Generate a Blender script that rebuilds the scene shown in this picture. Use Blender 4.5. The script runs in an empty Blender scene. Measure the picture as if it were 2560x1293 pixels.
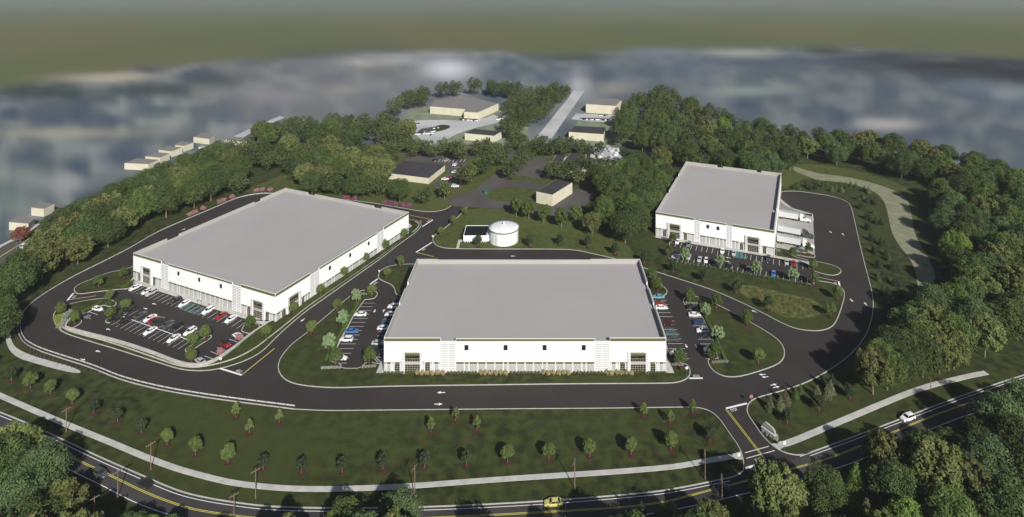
import bpy, bmesh, math, random
from mathutils import Vector, Matrix
from math import radians, pi, sin, cos, sqrt, atan2
import numpy as np
random.seed(7)
S = bpy.context.scene
COL = S.collection
# ---------------------------------------------------------------- camera (level view camera with lens shift)
CH, F, CX, HY = 140.0, 1548.0, 1353.0, -92.0      # eye height (m), focal length and principal point in photo pixels
cam = bpy.data.cameras.new("camera"); co = bpy.data.objects.new("camera", cam); COL.objects.link(co)
co.location = (0, 0, CH); co.rotation_euler = (radians(90), 0, 0)
cam.sensor_width = 36; cam.lens = 36 * F / 2560
cam.shift_x = -(CX - 1280) / 2560; cam.shift_y = -(646.5 - HY) / 2560
cam.clip_start = 1; cam.clip_end = 30000
S.camera = co
# ---------------------------------------------------------------- world and sun
SUN_AZ, SUN_EL = radians(22), radians(32)
w = bpy.data.worlds.new("World"); S.world = w; w.use_nodes = True
nt = w.node_tree; sky = nt.nodes.new('ShaderNodeTexSky'); sky.sky_type = 'NISHITA'
sky.sun_disc = False; sky.sun_elevation = SUN_EL; sky.sun_rotation = pi - SUN_AZ
nt.links.new(sky.outputs[0], nt.nodes['Background'].inputs[0]); nt.nodes['Background'].inputs[1].default_value = 0.05
sd = bpy.data.lights.new("sun", 'SUN'); sd.energy = 4.8; sd.angle = radians(0.6); sd.color = (1.0, 0.965, 0.905)
so = bpy.data.objects.new("sun", sd); COL.objects.link(so)
D = Vector((-sin(SUN_AZ) * cos(SUN_EL), cos(SUN_AZ) * cos(SUN_EL), -sin(SUN_EL)))
so.rotation_euler = D.to_track_quat('-Z', 'Y').to_euler(); so.location = (0, -100, 300)
S.view_settings.view_transform = 'Standard'; S.view_settings.look = 'None'; S.view_settings.gamma = 1; S.view_settings.exposure = 0.24
S.render.engine = 'CYCLES'
S.cycles.max_bounces = 5; S.cycles.diffuse_bounces = 2; S.cycles.glossy_bounces = 2; S.cycles.transmission_bounces = 2; S.cycles.transparent_max_bounces = 4; S.cycles.volume_bounces = 0

# ---------------------------------------------------------------- helpers
def P(px, py, z=0.0):                       # photo pixel -> point on the level plane at height z
    y = F * (CH - z) / (py - HY); return Vector(((px - CX) * y / F, y, z))
def P2(p): v = P(p[0], p[1]); return (v.x, v.y)
def ppm(py): return (py - HY) / CH          # pixels per metre on the ground at that row
MATS = {}
def mat(name, c, rough=0.85, c2=None, scale=1.0, detail=4, metal=0.0, rnd=0.0, spec=0.3, bump=0.0, c3=None, scale3=0.03, coat=0):
    if name in MATS: return MATS[name]
    m = bpy.data.materials.new(name); m.use_nodes = True; n = m.node_tree.nodes; l = m.node_tree.links
    b = n['Principled BSDF']; b.inputs['Roughness'].default_value = rough; b.inputs['Metallic'].default_value = metal
    b.inputs['Specular IOR Level'].default_value = spec; b.inputs['Base Color'].default_value = (*c, 1)
    if coat: b.inputs['Coat Weight'].default_value = coat
    out = None
    if c2 or bump:
        tc = n.new('ShaderNodeTexCoord'); nz = n.new('ShaderNodeTexNoise'); nz.inputs['Scale'].default_value = scale; nz.inputs['Detail'].default_value = detail
        l.new(tc.outputs['Object'], nz.inputs['Vector'])
        if c2:
            cr = n.new('ShaderNodeValToRGB'); cr.color_ramp.elements[0].position = .38; cr.color_ramp.elements[1].position = .62
            cr.color_ramp.elements[0].color = (*c, 1); cr.color_ramp.elements[1].color = (*c2, 1)
            l.new(nz.outputs['Fac'], cr.inputs[0]); out = cr.outputs[0]
        if c3:
            n3 = n.new('ShaderNodeTexNoise'); n3.inputs['Scale'].default_value = scale3; n3.inputs['Detail'].default_value = 3
            l.new(tc.outputs['Object'], n3.inputs['Vector'])
            mr = n.new('ShaderNodeMapRange'); mr.inputs[1].default_value = .42; mr.inputs[2].default_value = .68
            l.new(n3.outputs['Fac'], mr.inputs[0])
            mx = n.new('ShaderNodeMixRGB'); mx.inputs[2].default_value = (*c3, 1); l.new(mr.outputs[0], mx.inputs[0]); l.new(out, mx.inputs[1]); out = mx.outputs[0]
        if bump:
            bp = n.new('ShaderNodeBump'); bp.inputs['Strength'].default_value = bump; bp.inputs['Distance'].default_value = .3
            l.new(nz.outputs['Fac'], bp.inputs['Height']); l.new(bp.outputs[0], b.inputs['Normal'])
    if rnd:
        oi = n.new('ShaderNodeObjectInfo'); hs = n.new('ShaderNodeHueSaturation')
        m1 = n.new('ShaderNodeMapRange'); m1.inputs[3].default_value = 1 - rnd; m1.inputs[4].default_value = 1 + rnd
        m2 = n.new('ShaderNodeMapRange'); m2.inputs[3].default_value = .5 - rnd * .03; m2.inputs[4].default_value = .5 + rnd * .07
        l.new(oi.outputs['Random'], m1.inputs[0]); l.new(m1.outputs[0], hs.inputs['Value'])
        l.new(oi.outputs['Random'], m2.inputs[0]); l.new(m2.outputs[0], hs.inputs['Hue'])
        if out: l.new(out, hs.inputs['Color'])
        else: hs.inputs['Color'].default_value = (*c, 1)
        out = hs.outputs[0]
    if out: l.new(out, b.inputs['Base Color'])
    MATS[name] = m; return m

def link(name, me, m=None, parent=None):
    o = bpy.data.objects.new(name, me); COL.objects.link(o)
    if m is not None and me is not None:
        for mm in (m if isinstance(m, (list, tuple)) else [m]): me.materials.append(mm)
    if parent: o.parent = parent
    return o
def thing(name, label, cat, loc=(0, 0, 0), rz=0.0, group=None):
    o = bpy.data.objects.new(name, None); COL.objects.link(o); o.location = loc; o.rotation_euler = (0, 0, rz)
    o.empty_display_size = 0.5
    return tag(o, label, cat, group)
def tag(o, label, cat, group=None, kind=None):
    o['label'] = label; o['category'] = cat
    if group: o['group'] = group
    if kind: o['kind'] = kind
    return o
def struct(o, label=None):
    o['kind'] = 'structure'
    if label: o['label'] = label
    return o
def dup(root, loc, rz=0.0, sc=1.0, label=None, cat=None, group=None, matmap=None):
    r = root.copy(); COL.objects.link(r); r.location = loc; r.rotation_euler = (0, 0, rz); r.scale = sc if isinstance(sc, (tuple, list)) else (sc, sc, sc)
    r['label'] = label or root['label']
    if cat: r['category'] = cat
    if group: r['group'] = group
    for ch in root.children:
        c = ch.copy(); COL.objects.link(c); c.parent = r
        for g in ch.children:
            d = g.copy(); COL.objects.link(d); d.parent = c
    return r
def drop(root):
    for c in list(root.children_recursive): bpy.data.objects.remove(c)
    bpy.data.objects.remove(root)

class MB:                                    # mesh builder
    def __init__(s): s.v = []; s.f = []; s.mi = []
    def add(s, vs, fs, mi=0):
        o = len(s.v); s.v += [tuple(v) for v in vs]; s.f += [tuple(i + o for i in f) for f in fs]; s.mi += [mi] * len(fs)
    def hexa(s, c, mi=0):                    # 8 corners: bottom ring, top ring (counterclockwise)
        s.add(c, [(3, 2, 1, 0), (4, 5, 6, 7), (0, 1, 5, 4), (1, 2, 6, 5), (2, 3, 7, 6), (3, 0, 4, 7)], mi)
    def box(s, x0, y0, z0, x1, y1, z1, mi=0):
        s.hexa([(x0, y0, z0), (x1, y0, z0), (x1, y1, z0), (x0, y1, z0), (x0, y0, z1), (x1, y0, z1), (x1, y1, z1), (x0, y1, z1)], mi)
    def prism(s, pts, z0, z1, mi=0):
        n = len(pts)
        vs = [(x, y, z0) for x, y in pts] + [(x, y, z1) for x, y in pts]
        s.add(vs, [tuple(range(n - 1, -1, -1)), tuple(range(n, 2 * n))] + [(i, (i + 1) % n, n + (i + 1) % n, n + i) for i in range(n)], mi)
    def tube(s, a, b, r0, r1=None, n=8, mi=0):
        r1 = r0 if r1 is None else r1; a = Vector(a); b = Vector(b); d = (b - a).normalized()
        u = d.orthogonal().normalized(); w_ = d.cross(u)
        vs = [a + (u * cos(2 * pi * i / n) + w_ * sin(2 * pi * i / n)) * r0 for i in range(n)] + [b + (u * cos(2 * pi * i / n) + w_ * sin(2 * pi * i / n)) * r1 for i in range(n)]
        s.add(vs, [tuple(range(n - 1, -1, -1)), tuple(range(n, 2 * n))] + [(i, (i + 1) % n, n + (i + 1) % n, n + i) for i in range(n)], mi)
    def build(s, name, m, parent=None, smooth=False):
        me = bpy.data.meshes.new(name); me.from_pydata(s.v, [], s.f); me.update()
        o = link(name, me, m, parent)
        if len(me.materials) > 1: me.polygons.foreach_set('material_index', s.mi)
        if smooth: me.polygons.foreach_set('use_smooth', [True] * len(me.polygons))
        return o

def chaikin(pts, closed, it=2):
    for _ in range(it):
        q = []
        n = len(pts)
        rng = range(n) if closed else range(n - 1)
        if not closed: q.append(pts[0])
        for i in rng:
            a, b = pts[i], pts[(i + 1) % n]
            q.append((a[0] * .75 + b[0] * .25, a[1] * .75 + b[1] * .25)); q.append((a[0] * .25 + b[0] * .75, a[1] * .25 + b[1] * .75))
        if not closed: q.append(pts[-1])
        pts = q
    return pts
def world(pts): return [P2(p) for p in pts]
def area(p): return sum(p[i][0] * p[(i + 1) % len(p)][1] - p[(i + 1) % len(p)][0] * p[i][1] for i in range(len(p))) / 2
def sheet(name, pts, z, m, smooth=0, px=True, label=None, kind='structure', thick=0.0):
    w_ = world(pts) if px else list(pts)
    if smooth: w_ = chaikin(w_, True, smooth)
    if area(w_) < 0: w_ = w_[::-1]
    me = bpy.data.meshes.new(name)
    if thick: 
        b = MB(); b.prism(w_, z - thick, z); o = b.build(name, m)
    else:
        me.from_pydata([(x, y, z) for x, y in w_], [], [tuple(range(len(w_)))]); me.update(); o = link(name, me, m)
    o['kind'] = kind
    if label: o['label'] = label
    return o, w_
def offset(pts, d, closed):
    n = len(pts); out = []
    for i in range(n):
        a = pts[(i - 1) % n] if (closed or i > 0) else pts[i]; b = pts[(i + 1) % n] if (closed or i < n - 1) else pts[i]
        t = Vector((b[0] - a[0], b[1] - a[1]))
        if t.length < 1e-6: t = Vector((1, 0))
        t.normalize(); out.append((pts[i][0] - t.y * d, pts[i][1] + t.x * d))
    return out
def dense(pts, step, closed=False):
    out = []; n = len(pts)
    for i in range(n if closed else n - 1):
        a, b = pts[i], pts[(i + 1) % n]; L = math.hypot(b[0] - a[0], b[1] - a[1]); k = max(1, int(math.ceil(L / step)))
        for j in range(k): out.append((a[0] + (b[0] - a[0]) * j / k, a[1] + (b[1] - a[1]) * j / k))
    if not closed: out.append(pts[-1])
    return out
def ribbon(name, w_, d0, d1, z0, z1, m, closed=False, parent=None, kind='structure', label=None, za=None):
    """solid strip along a world polyline between the lateral offsets d0 and d1, from z0 up to z1"""
    A = offset(w_, d0, closed); B = offset(w_, d1, closed); n = len(w_); b = MB()
    vs = [(x, y, z0) for x, y in A] + [(x, y, z1) for x, y in A] + [(x, y, za if za is not None else z1) for x, y in B] + [(x, y, z0) for x, y in B]
    fs = []
    for i in range(n if closed else n - 1):
        j = (i + 1) % n
        for k in range(4):
            if z1 - z0 < 1e-4 and k != 1: continue
            q = (k + 1) % 4; fs.append((k * n + i, k * n + j, q * n + j, q * n + i))
    if not closed and z1 - z0 > 1e-4: fs += [(0, n, 2 * n, 3 * n), (n - 1, 4 * n - 1, 3 * n - 1, 2 * n - 1)]
    b.add(vs, fs); o = b.build(name, m, parent)
    bm = bmesh.new(); bm.from_mesh(o.data); bmesh.ops.recalc_face_normals(bm, faces=bm.faces)
    if z1 - z0 < 1e-4:
        for f in bm.faces:
            if f.normal.z < 0: f.normal_flip()
    bm.to_mesh(o.data); bm.free()
    if not parent and kind: o['kind'] = kind
    if label: o['label'] = label
    return o
def kerb(pts, closed=True, smooth=2, w=.29, h=.15, px=True, z0=-.02, name='kerb'):
    w_ = world(pts) if px else list(pts)
    if smooth: w_ = chaikin(w_, closed, smooth)
    return ribbon(name, w_, -w / 2, w / 2, z0, h, M_KERB, closed), w_
def line(a, b, wd, z, m, mb, px=True):
    a = P2(a) if px else a; b = P2(b) if px else b
    t = Vector((b[0] - a[0], b[1] - a[1])).normalized() * wd / 2; n = (-t.y, t.x)
    mb.add([(a[0] - n[0], a[1] - n[1], z), (b[0] - n[0], b[1] - n[1], z), (b[0] + n[0], b[1] + n[1], z), (a[0] + n[0], a[1] + n[1], z)], [(0, 1, 2, 3)])
ORD = ['', 'first', 'second', 'third', 'fourth', 'fifth', 'sixth', 'seventh', 'eighth', 'ninth', 'tenth', 'eleventh', 'twelfth', 'thirteenth', 'fourteenth', 'fifteenth', 'sixteenth', 'seventeenth', 'eighteenth', 'nineteenth', 'twentieth']
def nth(i):
    if i <= 20: return ORD[i]
    return str(i) + ({1: 'st', 2: 'nd', 3: 'rd'}.get(i % 10, 'th') if i % 100 not in (11, 12, 13) else 'th')

# ---------------------------------------------------------------- materials of the setting
M_GRASS = mat('mown_grass', (.013, .021, .0035), .95, (.048, .060, .012), .30, 9, bump=.6, c3=(.042, .054, .010), scale3=.014)
M_GRASS3 = mat('lighter_mown_grass', (.046, .060, .012), .95, (.075, .090, .020), .30, 9, bump=.4, c3=(.082, .098, .022), scale3=.014)
M_GRASS2 = mat('meadow_grass', (.052, .066, .014), .95, (.13, .13, .04), .4, 10, bump=.5)
M_ASPH = mat('asphalt', (.034, .0295, .0275), .9, (.039, .034, .0315), .06, 3, spec=.25)
M_OLD = mat('old_asphalt', (.075, .07, .068), .9, (.10, .092, .088), .05, 5, spec=.2)
M_ROAD = mat('road_asphalt', (.040, .037, .039), .9, (.055, .051, .052), .12, 6, spec=.2, c3=(.065, .06, .058), scale3=.03)
M_KERB = mat('kerb_concrete', (.40, .40, .36), .8, (.48, .47, .43), .8)
M_CONC = mat('concrete', (.42, .415, .385), .85, (.51, .505, .47), .35, 5)
M_PAD = mat('apron_concrete', (.33, .32, .285), .85, (.39, .38, .345), .25, 5)
M_PALE = mat('pale_concrete', (.40, .40, .42), .85, (.50, .50, .50), .03, 5)
M_GRAV = mat('gravel', (.19, .195, .12), .95, (.25, .25, .165), .25, 8, bump=.3)
M_WHITE = mat('white_marking', (.80, .80, .80), .7)
M_YEL = mat('yellow_marking', (.68, .60, .11), .7)
M_TEAL = mat('teal_marking', (.10, .30, .28), .7)
M_BLUE = mat('blue_marking', (.12, .30, .48), .7)
M_MULCH = mat('mulch', (.045, .016, .012), .95, (.075, .026, .019), 2.0)
M_BARK = mat('bark', (.14, .11, .08), .95, (.22, .18, .13), 3.0)
# ================================================================ GROUND
gb = MB(); gb.add([(-7000, -200, -.06), (7000, -200, -.06), (7000, 9000, -.06), (-7000, 9000, -.06)], [(0, 1, 2, 3)])
struct(gb.build('ground', M_GRASS), 'wide lawn and grassland under the whole site')

# distant open country and the far town: one land-cover sheet, its colours mix roofs, streets, gardens and fields with painted distance haze
def smooth(e0, e1, x):
    t = min(1, max(0, (x - e0) / (e1 - e0))); return t * t * (3 - 2 * t)
from mathutils import noise
OLIVE = Vector((.118, .122, .058)); 
def far_edge(px): # row where the town ends and the open fields begin
    t = [(-600, 250), (0, 222), (350, 180), (620, 150), (900, 128), (1200, 128), (1400, 140), (1700, 122), (2050, 118), (2300, 128), (2560, 150), (3200, 190)]
    for (a, ya), (b, yb) in zip(t, t[1:]):
        if a <= px <= b: return ya + (yb - ya) * (px - a) / (b - a)
    return 200
BL = [(1120, 172, 60, 26, (.62, .62, .68), .9), (1000, 152, 60, 14, (.42, .42, .40), .5), (900, 158, 45, 13, (.48, .48, .42), .6), (250, 196, 110, 12, (.36, .34, .26), .8), (320, 192, 60, 10, (.38, .32, .26), .6),
      (130, 232, 170, 20, (.035, .05, .05), .95), (400, 225, 90, 15, (.045, .055, .055), .8), (540, 202, 70, 24, (.05, .065, .06), .8), (380, 174, 45, 12, (.07, .075, .07), .6), (760, 135, 70, 14, (.07, .09, .08), .7), (930, 120, 90, 14, (.07, .085, .075), .5),
      (620, 160, 40, 14, (.09, .11, .12), .6), (880, 172, 40, 16, (.15, .15, .16), .5), (1000, 176, 45, 14, (.13, .13, .13), .5), (160, 333, 190, 15, (.32, .31, .24), .8), (190, 300, 90, 20, (.05, .07, .11), .8), (80, 282, 90, 20, (.07, .09, .12), .7), (290, 388, 50, 32, (.05, .07, .12), .9), (110, 410, 50, 34, (.06, .08, .10), .8),
      (420, 305, 70, 26, (.24, .26, .24), .6), (60, 440, 60, 30, (.30, .33, .29), .5), (20, 490, 45, 40, (.12, .17, .15), .7), (140, 460, 60, 22, (.33, .34, .34), .5), (200, 370, 60, 25, (.27, .30, .27), .6), (560, 290, 40, 22, (.08, .11, .15), .6), (680, 265, 30, 22, (.11, .13, .16), .6), (720, 240, 90, 20, (.25, .24, .26), .6), (870, 225, 50, 14, (.36, .33, .28), .6),
      (930, 240, 60, 22, (.10, .13, .17), .6), (1060, 215, 90, 14, (.22, .23, .25), .4), (1250, 185, 60, 30, (.09, .115, .16), .7), (1850, 135, 90, 11, (.33, .34, .29), .7), (1700, 170, 130, 26, (.10, .125, .17), .5), (1860, 228, 110, 13, (.24, .29, .26), .8), (1950, 218, 40, 14, (.26, .30, .27), .5), (2230, 312, 90, 14, (.40, .38, .36), .85), (2180, 308, 45, 14, (.36, .35, .36), .6),
      (2380, 165, 240, 20, (.022, .026, .03), .97), (2520, 185, 190, 26, (.022, .026, .03), .97), (2060, 130, 60, 14, (.05, .06, .05), .8), (2200, 145, 90, 12, (.035, .045, .045), .9), (2300, 118, 40, 12, (.10, .10, .08), .5), (2090, 300, 40, 22, (.05, .07, .12), .8), (1860, 262, 40, 14, (.05, .07, .12), .8), (1720, 240, 40, 16, (.12, .15, .2), .6), (2350, 330, 60, 30, (.05, .07, .11), .8), (2540, 270, 40, 26, (.06, .09, .14), .8), (2440, 215, 60, 20, (.16, .20, .25), .5), (2520, 235, 40, 16, (.24, .29, .31), .5),
      (1447, 215, 26, 30, (.42, .42, .44), .95), (1400, 190, 60, 16, (.16, .19, .23), .5), (1540, 225, 50, 14, (.30, .28, .25), .6), (600, 320, 80, 14, (.26, .26, .28), .5), (1630, 130, 70, 12, (.17, .2, .24), .6), (1440, 145, 90, 12, (.06, .075, .07), .7)]
FARGATE = [(-900, 760), (0, 640), (110, 560), (300, 470), (440, 430), (560, 385), (640, 372), (980, 378), (1130, 378), (1290, 378), (1400, 378), (1600, 385), (1900, 380), (1990, 385), (2200, 400), (2560, 470), (3400, 600)]
def gate(px):
    for (a, ya), (b, yb) in zip(FARGATE, FARGATE[1:]):
        if a <= px <= b: return ya + (yb - ya) * (px - a) / (b - a)
    return 600
NX, NY = 190, 110
fv = []; fc = []; ff = []
for j in range(NY):
    py = 10 + 690 * (j / (NY - 1)) ** 1.6 if j else -55
    for i in range(NX):
        px = -900 + 4300 * i / (NX - 1)
        q = P(px, py, -.035); fv.append(tuple(q))
        ua, vd = q.x / q.y, math.log(q.y)      # bearing and log distance: plots get longer and wider with distance
        nv = noise.noise(Vector((ua * 19, vd * 6.2, 0))) + .6 * noise.noise(Vector((ua * 42, vd * 12, 5)))
        nb = noise.noise(Vector((ua * 21 + 30, vd * 7, 9)))
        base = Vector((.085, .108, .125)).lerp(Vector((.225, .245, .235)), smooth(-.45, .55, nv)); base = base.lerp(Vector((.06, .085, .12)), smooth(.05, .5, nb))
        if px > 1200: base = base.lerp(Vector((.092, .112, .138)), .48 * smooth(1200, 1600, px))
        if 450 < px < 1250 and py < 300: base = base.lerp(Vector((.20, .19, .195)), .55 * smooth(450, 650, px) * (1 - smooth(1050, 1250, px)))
        for bx, by, sx, sy, c, a in BL:
            g = a * math.exp(-((px - bx) / sx) ** 2 - ((py - by) / sy) ** 2)
            if g > .003: base = base.lerp(Vector(c), g)
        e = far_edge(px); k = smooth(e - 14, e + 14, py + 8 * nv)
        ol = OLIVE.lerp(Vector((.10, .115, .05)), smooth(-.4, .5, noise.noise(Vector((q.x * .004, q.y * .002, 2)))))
        ol = ol.lerp(Vector((.165, .19, .185)), .85 * smooth(1150, 2500, q.y))  # haze painted into the colour: open country greys with distance
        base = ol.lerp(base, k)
        if py < e + 14:
            for bx, by, sx, sy, c, a in BL:
                g = a * math.exp(-((px - bx) / sx) ** 2 - ((py - by) / sy) ** 2)
                if g > .003: base = base.lerp(Vector(c), g)
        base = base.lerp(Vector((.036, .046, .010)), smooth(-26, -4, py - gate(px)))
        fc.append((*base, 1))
for j in range(NY - 1):
    for i in range(NX - 1):
        a = j * NX + i
        pyc = 10 + 690 * ((j + .5) / (NY - 1)) ** 1.6; pxc = -900 + 4300 * (i + .5) / (NX - 1)
        if pyc < gate(pxc): ff.append((a, a + NX, a + NX + 1, a + 1))
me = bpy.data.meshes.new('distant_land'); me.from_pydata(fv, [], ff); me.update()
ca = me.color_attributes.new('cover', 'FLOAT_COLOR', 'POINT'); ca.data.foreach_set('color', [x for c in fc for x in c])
M_FAR = mat('far_land_cover_haze', (.2, .2, .2), 1, spec=.05)
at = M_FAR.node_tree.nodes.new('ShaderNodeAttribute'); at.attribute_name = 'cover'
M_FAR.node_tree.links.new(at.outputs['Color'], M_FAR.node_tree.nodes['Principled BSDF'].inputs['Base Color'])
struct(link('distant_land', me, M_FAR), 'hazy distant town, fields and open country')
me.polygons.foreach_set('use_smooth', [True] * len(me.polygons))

# ================================================================ SITE ASPHALT (one sheet)
OUT_L = [(735, 1023), (600, 1006), (500, 992), (400, 975), (300, 950), (230, 920), (150, 895), (90, 875), (58, 856), (45, 835), (44, 805), (55, 780), (80, 755), (130, 722), (190, 688), (260, 654), (330, 618), (387, 583), (464, 550), (541, 518), (580, 500), (619, 489), (657, 484), (690, 485)]
SITE = [(1858, 1178), (1860, 1152), (1850, 1120), (1825, 1085), (1800, 1048), (1778, 1028), (1745, 1018), (1700, 1018), (1500, 1021), (1300, 1022), (1100, 1024), (900, 1026), (820, 1027)] + OUT_L + \
    [(760, 492), (900, 502), (1015, 522), (1053, 529), (1084, 530), (1112, 525), (1128, 515), (1168, 519), (1138, 550), (1111, 571), (1090, 584), (1081, 596), (1084, 608), (1096, 617), (1118, 622), (1206, 623), (1410, 623), (1444, 626), (1478, 634), (1535, 646), (1609, 670), (1658, 685), (1720, 705), (1782, 725), (1844, 752), (1906, 782), (1952, 807), (1983, 820), (2010, 826), (2045, 828), (2070, 823), (2086, 812), (2097, 790), (2110, 748), (2112, 732), (2104, 718), (2083, 708), (2044, 702), (2036, 713),
     (1679, 652), (1670, 645), (1674, 612), (1676, 596), (1936, 630), (1938, 596), (1946, 485), (1952, 480), (1968, 478), (1994, 478), (2032, 483), (2081, 491), (2109, 500), (2123, 509), (2130, 522), (2144, 587), (2158, 646), (2171, 695), (2180, 730), (2184, 761), (2181, 792), (2169, 830), (2150, 861), (2127, 886), (2096, 911), (2058, 935), (2013, 958), (1967, 974), (1913, 989), (1890, 995), (1873, 1006), (1867, 1021), (1869, 1036), (1883, 1056), (1906, 1090), (1929, 1113), (1952, 1128), (1974, 1136), (2001, 1139), (1990, 1170), (1870, 1200)]
struct(sheet('site_asphalt', SITE, 0.0, M_ASPH, 0)[0], 'dark asphalt loop road and parking areas')
kerb([(1858, 1178), (1860, 1152), (1850, 1120), (1825, 1085), (1800, 1048), (1778, 1028), (1745, 1018), (1700, 1018), (1500, 1021), (1300, 1022), (1100, 1024), (900, 1026), (820, 1027), (735, 1023)], False, 2, w=.2, h=.1)
kerb(OUT_L, False, 2, w=.3)
kerb([(760, 492), (900, 502), (1015, 522), (1053, 529), (1084, 530), (1112, 525), (1128, 515)], False)
kerb([(1168, 519), (1138, 550), (1111, 571), (1090, 584), (1081, 596), (1084, 608), (1096, 617), (1118, 622), (1206, 623), (1410, 623), (1444, 626), (1478, 634), (1535, 646), (1609, 670), (1658, 685), (1720, 705), (1782, 725), (1844, 752), (1906, 782), (1952, 807), (1983, 820), (2010, 826), (2045, 828), (2070, 823), (2086, 812), (2097, 790), (2110, 748), (2112, 732), (2104, 718), (2083, 708), (2044, 702)], False)
kerb([(1946, 489), (1952, 480), (1968, 478), (1994, 478), (2032, 483), (2081, 491), (2109, 500), (2123, 509), (2130, 522), (2144, 587), (2158, 646), (2171, 695), (2180, 730), (2184, 761), (2181, 792), (2169, 830), (2150, 861), (2127, 886), (2096, 911), (2058, 935), (2013, 958), (1967, 974), (1913, 989), (1890, 995), (1873, 1006), (1867, 1021), (1869, 1036), (1883, 1056), (1906, 1090), (1929, 1113), (1952, 1128), (1974, 1136), (2001, 1139), (2028, 1132)], False, w=.26)
kerb([(1676, 598), (1673, 614), (1668, 640), (1679, 652), (2036, 713)], False, 0, w=.25)
# lawns around the site that lie inside the loop outline are raised islands
def island(pts, smooth=2, k=True, m=None, z=.11, name='lawn'):
    o, w_ = sheet(name, pts, z, m or M_GRASS, smooth)
    if k: kerb(w_, True, 0, px=False)
    return o
# lighter mown grass north of the loop
sheet('lawn', [(1170, 519), (1138, 550), (1111, 571), (1090, 584), (1081, 596), (1084, 608), (1096, 617), (1118, 622), (1206, 623), (1410, 623), (1478, 634), (1535, 646), (1609, 670), (1560, 600), (1500, 560), (1400, 545), (1300, 525)], -.045, M_GRASS3, 1)
sheet('lawn', [(600, 480), (690, 484), (900, 502), (1015, 522), (1053, 529), (1084, 530), (1128, 515), (1122, 499), (1182, 479), (1250, 423), (1255, 391), (1000, 388), (700, 440)], -.045, M_GRASS3, 0)
sheet('lawn', [(1255, 391), (1250, 423), (1182, 479), (1215, 505), (1380, 530), (1500, 480), (1420, 380)], -.045, M_GRASS3, 0)
sheet('lawn', [(1955, 478), (1940, 425), (1985, 408), (2100, 415), (2260, 460), (2300, 500), (2290, 560), (2240, 560), (2225, 500), (2150, 462), (2040, 446), (2000, 450)], -.045, M_GRASS3, 1)
# --- left warehouse block
island([(184, 721), (188, 733), (200, 736), (240, 730), (302, 723), (321, 722.6), (338, 712), (350, 640), (340, 665), (302, 676), (271, 682), (232, 697.5), (201, 709)])
island([(133, 790), (138, 778), (166, 762), (217, 751), (259, 746), (277, 750), (289, 755), (291, 761), (284, 766), (271, 767), (257, 762), (231, 775), (210, 786), (200, 795), (205, 804), (199, 811), (181, 821), (165, 826), (150, 825), (138, 812)])
island([(263, 799), (300, 783), (322, 769), (331, 772), (311, 788), (278, 807), (265, 808)])
island([(463, 874), (464, 879), (470, 881), (478, 877), (525, 847), (529, 843), (528, 839), (520, 839), (497, 853), (470, 869)])
island([(603, 826), (606, 830), (627, 836), (657, 814), (617, 804)], 1)
# long strip between the road and the retaining wall, around the front corner and up the right side
STRIP_O = [(150, 826), (169, 836), (203, 847), (245, 860), (287, 872), (343, 890), (400, 908), (430, 918), (464, 926), (503, 928), (541, 924), (580, 914), (619, 900), (657, 879), (694, 840), (725, 812), (764, 779), (803, 752), (841, 725), (880, 697.5), (919, 670), (957, 643), (996, 612), (1035, 585), (1050, 571), (1054, 560), (1043, 552), (1019, 549)]
STRIP_I = [(160, 823), (173, 826), (215, 837), (259, 848), (300, 859), (329, 868), (380, 885), (420, 901), (445, 910), (467, 916), (490, 918), (513, 914), (541, 903), (569, 884), (597, 863.5), (628, 838.5), (660, 817), (673, 809), (694, 801), (760, 758), (850, 698), (940, 638), (1000, 596), (1022, 581), (1028, 574), (1030, 566), (1024, 560), (1016, 558)]
so_, si_ = chaikin(world(STRIP_O), False, 2), chaikin(world(STRIP_I), False, 2)
mbs = MB(); nn = len(so_)
def zin(i):
    px = STRIP_I[min(len(STRIP_I) - 1, int(i / (nn - 1) * (len(STRIP_I) - 1)))][0]
    return .2 + 1.0 * smooth(520, 680, px) * (1 - smooth(1005, 1030, px))
mbs.add([(x, y, .12) for x, y in so_] + [(x, y, zin(i)) for i, (x, y) in enumerate(si_)], [(i, i + 1, nn + i + 1, nn + i) for i in range(nn - 1)])
o = mbs.build('lawn', M_GRASS); struct(o, 'narrow grass strip between loop road and retaining wall')
bm = bmesh.new(); bm.from_mesh(o.data)
for f in bm.faces:
    if f.normal.z < 0: f.normal_flip()
bm.to_mesh(o.data); bm.free()
kerb(so_, False, 0, px=False)
GUIDE = [(157.6, 820), (170, 828.5), (203.5, 838.5), (259, 852.5), (315, 870.5), (400, 900.5), (435, 913), (463, 919), (497, 920.5), (553, 909.5), (595, 895.5), (637, 873), (664.5, 852), (694, 829), (725, 804), (764, 772), (803, 745), (841, 718.5), (880, 691.5), (919, 665), (957, 638), (996, 608), (1032, 582), (1045, 570), (1049, 561), (1038, 555)]
ribbon('kerb', chaikin(world(GUIDE), False, 2), -.17, .17, .0, .42, M_KERB)
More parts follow.
